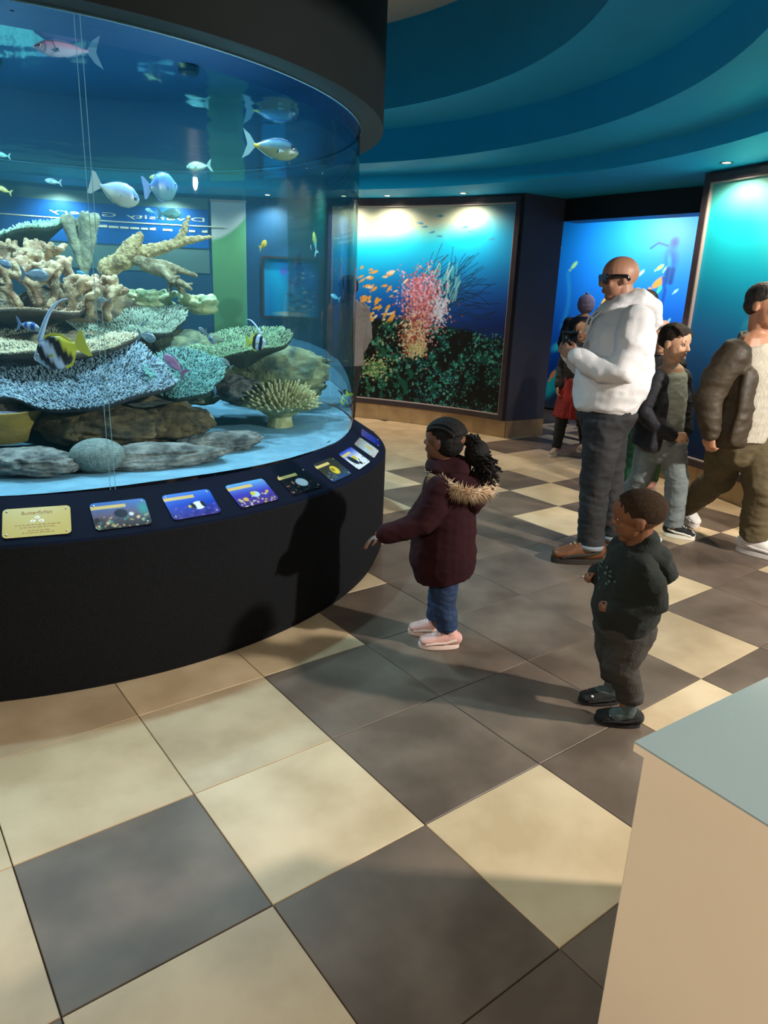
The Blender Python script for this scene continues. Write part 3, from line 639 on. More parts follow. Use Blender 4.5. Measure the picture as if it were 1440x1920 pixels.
for x, y in ((0, 0.018), (-0.014, 0.002), (0.014, 0.002)):
    e = mesh('icon', Geo().ell(c + rt * x + up * y + nm * 0.0036, (0.0095, 0.0075, 0.0006), (rt, up, nm), 12, 6), m_wh, o); mesh('icon_dot', Geo().ell(c + rt * x + up * y + nm * 0.0044, (0.0022, 0.0022, 0.0005), (rt, up, nm), 8, 6), m_ink, e)
cv = art(1, ((40, 34, 30), (96, 84, 110), (60, 110, 190)), [(196, 160, 110), (30, 26, 24), (206, 190, 150), (70, 60, 50), (40, 150, 130), (190, 170, 70)])
cv.ell(0.92, 0.6, 0.2, 0.35, 0, (40, 150, 140), 0.8, 0.8); cv.ell(0.5, 0.52, 0.17, 0.17, 0, (26, 22, 40), 0.15); cv.ell(0.68, 0.46, 0.07, 0.08, 0, (210, 220, 220), 0.3); strip(cv)
plaque(AZ['reef'], 0.2, 0.132, cv, 'reef photo plaque with a dark oval fish, beside the yellow text plaque')
cv = art(2, ((60, 50, 130), (20, 60, 180), (60, 120, 220)), [(110, 80, 160), (30, 40, 120), (60, 60, 160)])
cv.ell(0.62, 0.42, 0.2, 0.17, 0.2, (220, 226, 226), 0.15); cv.ell(0.52, 0.42, 0.06, 0.15, 0.2, (20, 22, 30), 0.3); cv.ell(0.72, 0.44, 0.06, 0.15, 0.2, (20, 22, 30), 0.3); cv.ell(0.44, 0.42, 0.05, 0.07, 0, (210, 190, 60), 0.4); strip(cv)
plaque(AZ['striped'], 0.2, 0.132, cv, 'blue photo plaque with a black and white striped fish')
cv = art(3, ((70, 50, 120), (60, 60, 170), (96, 170, 226)), [(40, 40, 120), (206, 170, 70), (90, 60, 140), (230, 220, 180)])
cv.ell(0.55, 0.42, 0.15, 0.14, 0, (170, 200, 226), 0.2); cv.ell(0.50, 0.47, 0.09, 0.10, 0.3, (200, 190, 60), 0.3); cv.ell(0.25, 0.3, 0.1, 0.09, 0, (210, 170, 70), 0.3); cv.ell(0.86, 0.45, 0.07, 0.05, 0, (210, 170, 70), 0.3); strip(cv)
plaque(AZ['purple'], 0.2, 0.132, cv, 'purple photo plaque with a yellow and pale blue fish')
cv = art(4, ((14, 14, 18), (20, 20, 26), (16, 20, 34)), [(60, 40, 30), (30, 30, 40), (110, 80, 60)], 30); cv.ell(0.55, 0.42, 0.25, 0.2, -0.3, (196, 206, 216), 0.15); cv.ell(0.3, 0.5, 0.08, 0.1, 0, (150, 110, 90), 0.5); strip(cv)
plaque(AZ['white'], 0.2, 0.132, cv, 'black photo plaque with a single white fish')
cv = art(5, ((40, 70, 120), (50, 50, 40), (40, 40, 34)), [(90, 80, 50), (60, 60, 60), (120, 110, 70)], 30); cv.ell(0.55, 0.44, 0.22, 0.24, 0.2, (206, 186, 50), 0.2); cv.ell(0.50, 0.48, 0.1, 0.12, 0.2, (120, 100, 40), 0.5); strip(cv)
plaque(AZ['gold'], 0.2, 0.132, cv, 'dark photo plaque with a round golden yellow fish')
cv = art(6, ((214, 222, 230), (210, 218, 228), (30, 50, 170)), [(20, 20, 24), (220, 226, 232)], 10); cv.ell(0.3, 0.45, 0.2, 0.3, 0.5, (20, 20, 26), 0.2); cv.ell(0.52, 0.52, 0.15, 0.14, -0.5, (206, 180, 60), 0.2); cv.ell(0.5, 0.2, 0.12, 0.1, 0, (24, 22, 26), 0.3); strip(cv)
plaque(AZ['snow'], 0.2, 0.132, cv, 'white photo plaque with a yellow and black fish')
cv = art(7, ((206, 190, 180), (170, 190, 200), (130, 110, 96)), [(196, 170, 150), (120, 90, 70), (90, 160, 190)], 20); cv.ell(0.62, 0.45, 0.2, 0.22, 0, (206, 170, 80), 0.3)
plaque(AZ['beige'], 0.2, 0.132, cv, 'sandy photo plaque with a tan yellow fish')
cv = art(8, ((14, 24, 120), (20, 40, 170), (16, 30, 130)), [(40, 70, 200), (10, 16, 90)], 40); plaque(AZ['blue'], 0.2, 0.132, cv, 'deep blue photo plaque, last in sight along the ledge')
# ------------------------------------------------------------------ reef inside the tank
def rock(name, c, r, seed, M, label, amp=0.30, freq=2.6, rz=0.0, cat='rock', group=None, sub=5):
    bm = bmesh.new(); bmesh.ops.create_icosphere(bm, subdivisions=sub, radius=1.0)
    P = np.array([v.co[:] for v in bm.verts]); d = fbm(P * freq * 0.5 + seed * 7.1, 5, seed) - 0.5
    d2 = fbm(P * np.array([4, 4, 9]) + seed, 4, seed + 3) - 0.5
    P = P * (1 + amp * 2 * d + amp * 0.9 * d2)[:, None] * np.array(r)
    ca, sa = math.cos(rz), math.sin(rz)
    for v, p in zip(bm.verts, P): v.co = (p[0] * ca - p[1] * sa, p[0] * sa + p[1] * ca, p[2])
    me = bpy.data.meshes.new(name); bm.to_mesh(me); bm.free()
    o = link(name, me, M, None, True); o.location = c
    return tag(o, label, cat, group)
m_r1 = mat('rock_brown', (132, 104, 68), 0.85, (50, 40, 30), 12, 8, bump=1.0, bscale=40)
m_r2 = mat('rock_grey', (146, 138, 130), 0.85, (62, 58, 56), 14, 8, bump=1.0, bscale=46)
m_r3 = mat('rock_olive', (140, 140, 100), 0.85, (56, 70, 58), 11, 8, bump=1.0, bscale=40)
ROCKS = [((-1.30, 3.22, 0.845), (0.29, 0.24, 0.105), m_r1, 0.1, 'broad brown boulder under the blue table coral'),
    ((-1.42, 2.78, 0.775), (0.20, 0.14, 0.058), m_r2, 0.0, 'low grey rock at the front glass beside the round coral'),
    ((-1.00, 2.98, 0.765), (0.28, 0.11, 0.055), m_r2, 0.5, 'long low grey rock lying on the sand near the seam'),
    ((-0.80, 3.32, 0.77), (0.22, 0.10, 0.05), m_r2, 0.75, 'slim dark rock reaching out across the white sand'),
    ((-1.12, 3.45, 0.83), (0.26, 0.2, 0.11), m_r1, 0.3, 'brown rock tucked behind the long low rock'),
    ((-1.75, 3.12, 0.90), (0.24, 0.2, 0.10), m_r1, 0.0, 'brown shelf rock behind the cup coral'),
    ((-1.70, 3.75, 0.98), (0.50, 0.36, 0.28), m_r1, 0.2, 'large dark core rock in the middle of the reef'),
    ((-1.75, 4.15, 1.22), (0.42, 0.34, 0.22), m_r1, 1.0, 'upper dark rock carrying the finger coral'),
    ((-1.20, 4.05, 1.02), (0.34, 0.3, 0.20), m_r3, 0.4, 'olive rock under the green plate coral'),
    ((-0.98, 4.0, 1.16), (0.13, 0.12, 0.075), m_r3, 0.4, 'rounded mossy rock beside the scalloped coral'),
    ((-0.72, 4.25, 1.01), (0.34, 0.26, 0.16), m_r3, 0.1, 'wide pale green rock behind the bush coral'),
    ((-0.84, 4.05, 0.93), (0.18, 0.14, 0.09), m_r2, 0.2, 'grey oval rock to the side of the bush coral'),
    ((-0.78, 4.75, 0.90), (0.36, 0.22, 0.16), m_r3, -0.2, 'flat olive rock ledge at the far side of the tank'),
    ((-0.66, 4.8, 1.03), (0.26, 0.14, 0.04), m_r3, -0.2, 'thin rock slab on top of the far ledge'),
    ((-2.25, 3.35, 0.92), (0.3, 0.28, 0.2), m_r1, 0.0, 'brown rock at the outer side of the reef'),
    ((-2.35, 4.1, 1.1), (0.36, 0.34, 0.34), m_r1, 0.4, 'tall dark rock behind the fan coral')]
for k, (c, r, M, rz, lab) in enumerate(ROCKS): rock('reef_rock', c, r, k + 2, M, lab, rz=rz, group='reef rocks in the tank')
# round brain coral with a dimple
bc = rock('brain_coral', (-1.19, 2.85, 0.792), (0.112, 0.10, 0.072), 40, mat('brain_coral', (136, 140, 132), 0.8, (104, 110, 104), 60, 4, bump=0.9, bscale=160), 'round grey brain coral on the sand by the glass seam', amp=0.03, cat='coral')
# cup coral
g = Geo(); pr = [(0.01, 0.0), (0.085, 0.0), (0.10, 0.05), (0.125, 0.10), (0.155, 0.135), (0.160, 0.142), (0.150, 0.142), (0.11, 0.125), (0.01, 0.120)]
n = 40; c0 = Vector((-1.66, 3.02, 0.80))
for r, z in pr:
    for j in range(n):
        a = 2 * PI * j / n; k = 1 + 0.05 * math.sin(3 * a) + 0.03 * math.sin(7 * a); g.v.append(c0 + Vector((r * k * math.cos(a), r * k * math.sin(a), z)))
for i in range(len(pr) - 1):
    for j in range(n): A = i * n + j; B = i * n + (j + 1) % n; g.f.append((A, B, B + n, A + n))
cup = mesh('cup_coral', g, mat('cup_coral', (172, 140, 62), 0.8, (140, 112, 60), 12, 4, bump=0.4, bscale=90), smooth=True, base=c0)
tag(cup, 'yellow cup coral with a wide grey bowl, low in the reef', 'coral')
mesh('bowl', Geo().ell(c0 + Vector((0, 0, 0.132)), (0.140, 0.138, 0.006), nu=28, nv=6), mat('cup_bowl', (120, 108, 120), 0.9, (90, 84, 96), 30, bump=0.4), cup, smooth=True)
def plate(name, c, rx, ry, tilt, az, Mt, Mu, nubs, nl, label, seed, dish=0.03, thick=0.03, stem=None, roll=0.0):
    rnd = random.Random(seed); c = Vector(c); o = thing(name, c, label, 'coral')
    R = Matrix.Rotation(az, 3, 'Z') @ Matrix.Rotation(tilt, 3, 'X') @ Matrix.Rotation(roll, 3, 'Y')
    ph = [rnd.uniform(0, 6.28) for _ in range(5)]
    def edge(a): return 1 + 0.07 * math.sin(2 * a + ph[0]) + 0.06 * math.sin(3 * a + ph[1]) + 0.045 * math.sin(5 * a + ph[2]) + 0.025 * math.sin(9 * a + ph[3])
    def pt(r, a, z): k = edge(a) * r; return c + R @ Vector((rx * k * math.cos(a), ry * k * math.sin(a), z + dish * (r * r - 0.4) + 0.012 * math.sin(4 * a + ph[4]) * r))
    g = Geo(); n = 56; prof = [(0.02, 0), (0.3, 0), (0.6, 0), (0.85, 0), (0.97, 0), (1.0, -0.3 * thick), (0.97, -0.8 * thick), (0.8, -1.1 * thick), (0.5, -1.9 * thick), (0.22, -3.2 * thick), (0.05, -4.0 * thick)]
    for r, z in prof:
        for j in range(n): g.v.append(pt(r, 2 * PI * j / n, z))
    for i in range(len(prof) - 1):
        for j in range(n): A = i * n + j; B = i * n + (j + 1) % n; g.f.append((A, B, B + n, A + n))
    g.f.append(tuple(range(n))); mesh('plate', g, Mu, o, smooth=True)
    h = Geo()
    for k in range(nubs):
        r = math.sqrt(rnd.random()) * 1.0; a = rnd.uniform(0, 2 * PI); b = pt(r, a, -0.002)
        out = (R @ Vector((rx * math.cos(a), ry * math.sin(a), 0))).normalized(); d = (R @ Vector((0, 0, 1)) + out * (0.35 + 0.7 * r ** 6) + Vector((rnd.gauss(0, 0.25), rnd.gauss(0, 0.25), 0))).normalized()
        L = nl * rnd.uniform(0.7, 1.25); x, y = frame_of(d); w = nl * 0.29; i0 = len(h.v)
        for q, rr in ((0, 1.0), (0.75, 0.8)):
            for j in range(4): t = PI / 2 * j; h.v.append(b + d * (L * q) + x * (w * rr * math.cos(t)) + y * (w * rr * math.sin(t)))
        h.v.append(b + d * L)
        for j in range(4):
            jj = (j + 1) % 4; h.f.append((i0 + j, i0 + jj, i0 + 4 + jj, i0 + 4 + j)); h.f.append((i0 + 4 + j, i0 + 4 + jj, i0 + 8))
    q = mesh('polyp_tips', h, Mt, o, smooth=True); q['kind'] = 'stuff'
    return o
def two(name, c, d): return mat(name, c, 0.8, d, 30, 3, bump=0.3, bscale=120), mat(name + '_shaded_base', tuple(int(v * 0.42) for v in d), 0.9, tuple(int(v * 0.3) for v in d), 12, bump=0.5)  # plate base darkened: shade between the polyp tips put into its colour
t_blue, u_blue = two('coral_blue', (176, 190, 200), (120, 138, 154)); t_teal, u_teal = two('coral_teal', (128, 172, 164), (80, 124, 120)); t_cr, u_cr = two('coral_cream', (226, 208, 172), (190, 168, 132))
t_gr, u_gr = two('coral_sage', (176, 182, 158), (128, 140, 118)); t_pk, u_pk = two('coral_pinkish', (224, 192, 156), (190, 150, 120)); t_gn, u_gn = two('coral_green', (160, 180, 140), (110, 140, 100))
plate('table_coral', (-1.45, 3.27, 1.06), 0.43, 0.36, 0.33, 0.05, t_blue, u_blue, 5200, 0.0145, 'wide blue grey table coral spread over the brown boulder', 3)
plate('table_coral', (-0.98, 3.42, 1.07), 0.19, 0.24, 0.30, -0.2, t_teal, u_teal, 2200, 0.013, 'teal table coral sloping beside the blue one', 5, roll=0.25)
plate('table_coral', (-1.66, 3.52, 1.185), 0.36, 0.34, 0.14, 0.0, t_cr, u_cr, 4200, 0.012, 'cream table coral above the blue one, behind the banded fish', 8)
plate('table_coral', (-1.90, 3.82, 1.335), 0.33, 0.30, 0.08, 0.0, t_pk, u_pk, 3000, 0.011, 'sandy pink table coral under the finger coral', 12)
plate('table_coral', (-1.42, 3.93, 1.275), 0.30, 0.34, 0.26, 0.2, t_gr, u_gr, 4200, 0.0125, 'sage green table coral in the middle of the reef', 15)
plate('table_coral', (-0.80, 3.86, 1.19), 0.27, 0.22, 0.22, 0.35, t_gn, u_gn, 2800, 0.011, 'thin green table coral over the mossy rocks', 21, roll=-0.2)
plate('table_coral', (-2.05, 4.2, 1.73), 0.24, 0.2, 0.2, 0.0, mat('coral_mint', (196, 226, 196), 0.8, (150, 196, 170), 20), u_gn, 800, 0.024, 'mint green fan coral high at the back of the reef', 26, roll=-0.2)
# branching corals
def bumps(amp, fr, seed): return lambda P, N: amp * (fbm(P * fr, 3, seed) - 0.45) * 2
m_fing = mat('finger_coral', (214, 184, 142), 0.85, (150, 110, 80), 18, 6, bump=0.8, bscale=110)
rnd = random.Random(11); g = Geo()
def grow(g, p, d, L, r, lev, rnd, spread=0.6, taper=0.8, kids=(2, 3)):
    p = Vector(p); d = Vector(d).normalized(); mid = p + d * L * 0.5 + Vector((rnd.gauss(0, 1), rnd.gauss(0, 1), 0)) * L * 0.08; e = p + d * L
    g.tube([p, mid, e], [r, r * 0.95, r * taper], n=9)
    if lev > 0:
        for k in range(rnd.randint(*kids)):
            nd = (d + Vector((rnd.gauss(0, spread), rnd.gauss(0, spread), rnd.gauss(0.25, spread * 0.6)))).normalized(); grow(g, e if k else mid.lerp(e, 0.9), nd, L * rnd.uniform(0.6, 0.9), r * taper, lev - 1, rnd, spread, taper, kids)
for x, y, z in ((-2.0, 3.86, 1.36), (-1.86, 3.84, 1.36), (-1.74, 3.86, 1.34), (-1.62, 3.88, 1.34), (-1.93, 4.0, 1.42), (-1.78, 4.02, 1.42), (-1.52, 3.9, 1.34), (-2.1, 3.98, 1.42), (-1.95, 3.78, 1.36), (-1.80, 3.76, 1.36), (-1.68, 3.98, 1.38), (-1.57, 3.80, 1.32), (-2.05, 3.75, 1.36), (-1.88, 3.70, 1.35), (-1.74, 3.74, 1.35), (-1.83, 3.95, 1.45), (-1.98, 4.05, 1.48), (-1.48, 3.82, 1.30), (-1.64, 3.74, 1.33)):
    h = 1.0 if x < -1.65 else 0.7
    grow(g, (x, y, z), (rnd.gauss(0, 0.3) + (0.3 if x > -1.6 else 0), rnd.gauss(-0.2, 0.2), 1), 0.088 * h, 0.0215, 3, rnd, 0.7, 0.92)
fc = fuse('finger_coral', g, m_fing, None, 0.006, 1, bumps(0.006, 40, 3), base=(-1.85, 3.9, 1.36)); tag(fc, 'tangled tan finger coral crowning the reef', 'coral')
g = Geo(); c = Vector((-1.74, 4.2, 1.50)); rnd = random.Random(4)
for k in range(9):
    a = rnd.uniform(-0.5, 0.5); e = c + Vector((-0.01 + 0.17 * math.sin(a), rnd.uniform(-0.04, 0.05), 0.30 + rnd.uniform(-0.03, 0.02)))
    g.tube([c, c.lerp(e, 0.5) + Vector((0, 0, 0.0)), e], [0.014, 0.024, 0.030], n=9)
    g.ell(e, 0.034)
tag(fuse('club_coral', g, mat('club_coral', (170, 168, 130), 0.8, (110, 112, 100), 16, bump=0.5, bscale=90), None, 0.008, 2, bumps(0.008, 45, 9), base=c), 'upright club coral with a narrow dark stalk standing at the seam', 'coral')
m_ant = mat('antler_coral', (206, 176, 122), 0.85, (166, 136, 92), 26, 5, bump=0.9, bscale=130)
g = Geo(); A = lambda *p: [Vector(q) for q in p]
g.tube(A((-1.62, 4.22, 1.55), (-1.48, 4.24, 1.63), (-1.33, 4.26, 1.67), (-1.18, 4.28, 1.72), (-1.05, 4.3, 1.745)), [0.055, 0.048, 0.034, 0.024, 0.010], n=12)
g.tube(A((-1.52, 4.2, 1.60), (-1.46, 4.2, 1.68), (-1.42, 4.2, 1.73)), [0.055, 0.045, 0.022], n=12)
g.tube(A((-1.24, 4.27, 1.70), (-1.19, 4.27, 1.77), (-1.165, 4.27, 1.84)), [0.024, 0.019, 0.010], n=10)
tag(fuse('antler_coral', g, m_ant, None, 0.006, 1, bumps(0.013, 75, 4), base=(-1.62, 4.22, 1.55)), 'thick antler coral branch reaching out towards the green banner', 'coral')
g = Geo(); rnd = random.Random(21)
for x, z, e in ((-1.45, 1.60, (-1.10, 4.15, 1.53)), (-1.40, 1.57, (-1.12, 4.1, 1.46)), (-1.36, 1.58, (-1.20, 4.05, 1.49)), (-1.3, 1.55, (-1.17, 4.2, 1.41))):
    p = Vector((x, 4.2, z)); e = Vector(e); g.tube([p, p.lerp(e, 0.5) + Vector((0, 0, 0.015)), e], [0.030, 0.026, 0.012], n=9)
    for k in range(5):
        q = p.lerp(e, rnd.uniform(0.25, 0.95)); g.tube([q, q + Vector((rnd.uniform(0.0, 0.06), rnd.gauss(0, 0.03), rnd.gauss(0.005, 0.03)))], [0.016, 0.008], n=7)
tag(fuse('staghorn_coral', g, mat('staghorn', (170, 150, 110), 0.85, (110, 92, 66), 26, 5, bump=0.9, bscale=130), None, 0.006, 1, bumps(0.006, 70, 8), base=(-1.3, 4.2, 1.5)), 'brown staghorn branches hanging below the antler coral', 'coral')
# ruffled corals behind the sage plate
def ruffle(c, rx, ry, n, seed, label, M, h=0.05):
    rnd = random.Random(seed); c = Vector(c); g = Geo()
    for k in range(n):
        a = rnd.uniform(PI * 1.0, PI * 2.0); r = rnd.uniform(0.2, 1); p = c + Vector((rx * r * math.cos(a), ry * r * math.sin(a), rnd.uniform(0, h)))
        d = Vector((math.cos(a), math.sin(a), 0.7)).normalized(); s = Vector((-math.sin(a), math.cos(a), 0))
        g.ell(p, (0.030 * rnd.uniform(0.7, 1.3), 0.014, 0.028), (s, s.cross(d), d), 10, 7)
    g.ell(c - Vector((0, 0, 0.02)), (rx * 0.8, ry * 0.8, h * 0.7))
    tag(fuse('ruffled_coral', g, M, None, 0.007, 1, bumps(0.003, 60, seed), base=c), label, 'coral')
m_ruf = mat('ruffled', (214, 206, 150), 0.8, (150, 170, 130), 18, 4, bump=0.5, bscale=90)
ruffle((-1.42, 4.3, 1.385), 0.2, 0.14, 46, 2, 'pale ruffled coral row behind the sage table coral', m_ruf); ruffle((-1.10, 4.25, 1.37), 0.12, 0.12, 44, 6, 'scalloped yellow coral at the end of the ruffled row', m_ruf)
# bush coral on the sand
g = Geo(); c = Vector((-0.615, 4.02, 0.73)); rnd = random.Random(13)
g.tube([c, c + Vector((0, 0, 0.05)), c + Vector((0, 0, 0.10))], [0.075, 0.065, 0.085], n=14); g.ell(c + Vector((0, 0, 0.115)), (0.13, 0.13, 0.065))
for k in range(240):
    a = 2.39996 * k; zz = (k + 0.5) / 240; st = math.sqrt(1 - zz * zz); d = Vector((math.cos(a) * st, math.sin(a) * st, zz)); p = c + Vector((d.x * 0.07, d.y * 0.07, 0.085)); L = rnd.uniform(0.92, 1.06)
    e = c + Vector((d.x * 0.225 * L, d.y * 0.225 * L, 0.075 + (0.045 + d.z * 0.15) * L)); g.tube([p, e], [0.0115, 0.0078], n=7)
tag(fuse('bush_coral', g, mat('bush_coral', (206, 196, 148), 0.8, (166, 152, 100), 22, bump=0.4, bscale=90), None, 0.005, 1, None, base=c), 'cream bush coral standing alone on the white sand', 'coral')
g = Geo(); c = Vector((-0.97, 3.62, 0.79)); rnd = random.Random(14)
for k in range(60):
    a = rnd.uniform(0, 2 * PI); d = Vector((math.cos(a), math.sin(a), rnd.uniform(0.3, 1.2))).normalized(); g.tube([c, c + d * 0.075], [0.016, 0.009], n=6)
tag(fuse('bush_coral', g, mat('bush_pink', (196, 178, 150), 0.8, (150, 130, 110), 22, bump=0.4), None, 0.005, 1, None, base=c), 'small pinkish bush coral sitting at the edge of the rocks', 'coral')
# ------------------------------------------------------------------ fish
def skin_mat(): return print_mat('fish_skin', 0.35, 0.6)
PROF = {'long': [(0, .10), (.06, .42), (.2, .85), (.4, 1), (.62, .82), (.82, .42), (.94, .2), (1, .2)], 'oval': [(0, .12), (.07, .5), (.22, .88), (.42, 1), (.66, .8), (.85, .36), (.94, .17), (1, .17)], 'disc': [(0, .10), (.1, .42), (.25, .86), (.5, 1), (.75, .82), (.9, .36), (1, .2)]}
def fish(H, T, hr, wr, colfn, fin, label, kind='oval', tail='fork', dorsal=0.25, filament=0.0, roll=0.0, seg=18, group='fish in the round tank'):
    H, T = Vector(H), Vector(T); F = (H - T).normalized(); L = (H - T).length; S = F.cross(Vector((0, 0, 1))).normalized(); U = S.cross(F).normalized()
    o = thing('fish', (H + T) / 2, label, 'fish', group); bl = 0.80 * L; pf = PROF[kind]; n = 14
    V, Fc, col = [], [], []
    for i in range(seg + 1):
        s = (i / seg) ** 1.2; h = np.interp(s, [q[0] for q in pf], [q[1] for q in pf]) * hr * L / 2; w_ = np.interp(s, [q[0] for q in pf], [q[1] for q in pf]) ** 1.1 * wr * L / 2; p = H - F * (bl * s)
        for j in range(n):
            a = 2 * PI * j / n; V.append(p + U * (h * math.cos(a)) + S * (w_ * math.sin(a))); col.append(colfn(s, math.cos(a)))
    for i in range(seg):
        for j in range(n): A = i * n + j; B = i * n + (j + 1) % n; Fc.append((A, B, B + n, A + n))
    Fc.append(tuple(range(n))); off = o.location
    me = bpy.data.meshes.new('body'); me.from_pydata([tuple(v - off) for v in V], [], Fc)
    at = me.color_attributes.new('ink', 'FLOAT_COLOR', 'POINT'); at.data.foreach_set('color', np.array([c4(c) for c in col]).ravel())
    body = link('body', me, skin_mat(), o, True)
    Mf = mat('fin_%d_%d_%d' % fin, fin, 0.5); th = max(0.0015, 0.008 * L)
    def flat(name, pts, M=Mf): mesh(name, Geo().prism([H - F * (L * a) + U * (L * b) - S * th / 2 for a, b in pts], S * th), M, o)
    k = hr
    if tail == 'fork': flat('tail_fin', [(0.78, .05 * k + .01), (0.88, .16), (1.0, .24), (0.92, .02), (0.92, -.02), (1.0, -.24), (0.88, -.16), (0.78, -.05 * k - .01)])
    else: flat('tail_fin', [(0.78, .08 * k + .01), (0.93, .17 + .1 * k), (1.0, .17 + .12 * k), (0.985, 0), (1.0, -.17 - .12 * k), (0.93, -.17 - .1 * k), (0.78, -.08 * k - .01)])
    if dorsal:
        hh = lambda s: float(np.interp(s / 0.8, [q[0] for q in pf], [q[1] for q in pf])) * hr / 2
        up = [(a, hh(a) + dorsal * k * b) for a, b in ((.2, .05), (.3, .28), (.45, .36), (.62, .4), (.74, .2))]
        flat('dorsal_fin', [(a, hh(a) - .01) for a in (.76, .6, .4, .2)] + up)
        flat('anal_fin', [(a, -hh(a) + .01) for a in (.74, .6, .45)] + [(a, -hh(a) - dorsal * k * b) for a, b in ((.47, .25), (.6, .36), (.74, .2))])
    for sg in (-1, 1):
        q = H - F * (L * 0.27) + S * sg * (wr * L * 0.46) - U * (L * 0.03); mesh('pectoral_fin', Geo().prism([q, q - F * (L * .10) + U * (L * .025) + S * sg * .02 * L, q - F * (L * .11) - U * (L * .035) + S * sg * .02 * L], S * sg * th), Mf, o)
        e = H - F * (L * 0.095) + S * sg * (wr * L * 0.27) + U * (hr * L * 0.08); ey = mesh('eye', Geo().ell(e, L * 0.022, nu=10, nv=6), mat('eye_pale', (200, 206, 190), 0.2), o, smooth=True)
        mesh('pupil', Geo().ell(e + S * sg * L * 0.012, L * 0.0145, nu=10, nv=6), mat('eye_dark', (12, 12, 14), 0.15), ey, smooth=True)
    if filament:
        pts = [H - F * (L * (.22 + .75 * t * filament)) + U * (L * (hr / 2 * 0.9 + .55 * math.sin(t * PI * 0.55) * filament)) for t in np.linspace(0, 1, 9)]
        mesh('filament', Geo().tube(pts, [(L * .018, L * (.05 * (1 - t) + .008)) for t in np.linspace(0, 1, 9)], side=S, n=6), mat('filament_white', (190, 206, 236), 0.5), o, smooth=True)
    return o
def shade(top, bot, line=0.15):
    return lambda s, u: tuple(int(a + (b - a) * min(1, max(0, 0.5 - (u - line) * 1.6))) for a, b in zip(top, bot))
def banded(s, u):
    if s < 0.14: return (206, 212, 226)
    for a, b, c in ((.14, .33, (16, 16, 24)), (.33, .52, (200, 208, 232)), (.52, .76, (18, 16, 28)), (.76, 1.1, (206, 196, 60))):
        q = s + 0.10 * u
        if a <= q < b: return c
    return (206, 212, 226)
def unic(s, u):
    if s > 0.92: return (226, 196, 60)
    if u > 0.8: return (14, 40, 84)
    if 0.10 < s < 0.2 and u > -0.6: return (30, 40, 46)
    return (70, 104, 118) if u > 0.0 else (136, 142, 104)
fish((-1.195, 2.62, 2.195), (-1.0, 2.69, 2.205), 0.24, 0.17, shade((236, 180, 220), (206, 210, 240)), (120, 170, 210), 'slender pink fish swimming near the top of the tank', 'long')
fish((-0.499, 3.9, 2.129), (-0.758, 3.8, 2.146), 0.36, 0.16, unic, (150, 190, 200), 'surgeonfish with a yellow tail root near the canopy', 'oval', 'fork', 0.12)
fish((-1.176, 3.5, 1.834), (-1.357, 3.4, 1.898), 0.48, 0.18, shade((150, 180, 226), (196, 202, 190)), (176, 190, 190), 'pale blue oval fish with a broad tail above the coral', 'oval', 'fan', 0.12)
fish((-1.026, 3.6, 1.916), (-1.139, 3.45, 1.887), 0.66, 0.22, shade((100, 150, 230), (126, 176, 190), 0.0), (120, 160, 220), 'deep bodied blue fish just behind the pale oval fish', 'disc', 'fan', 0.1)
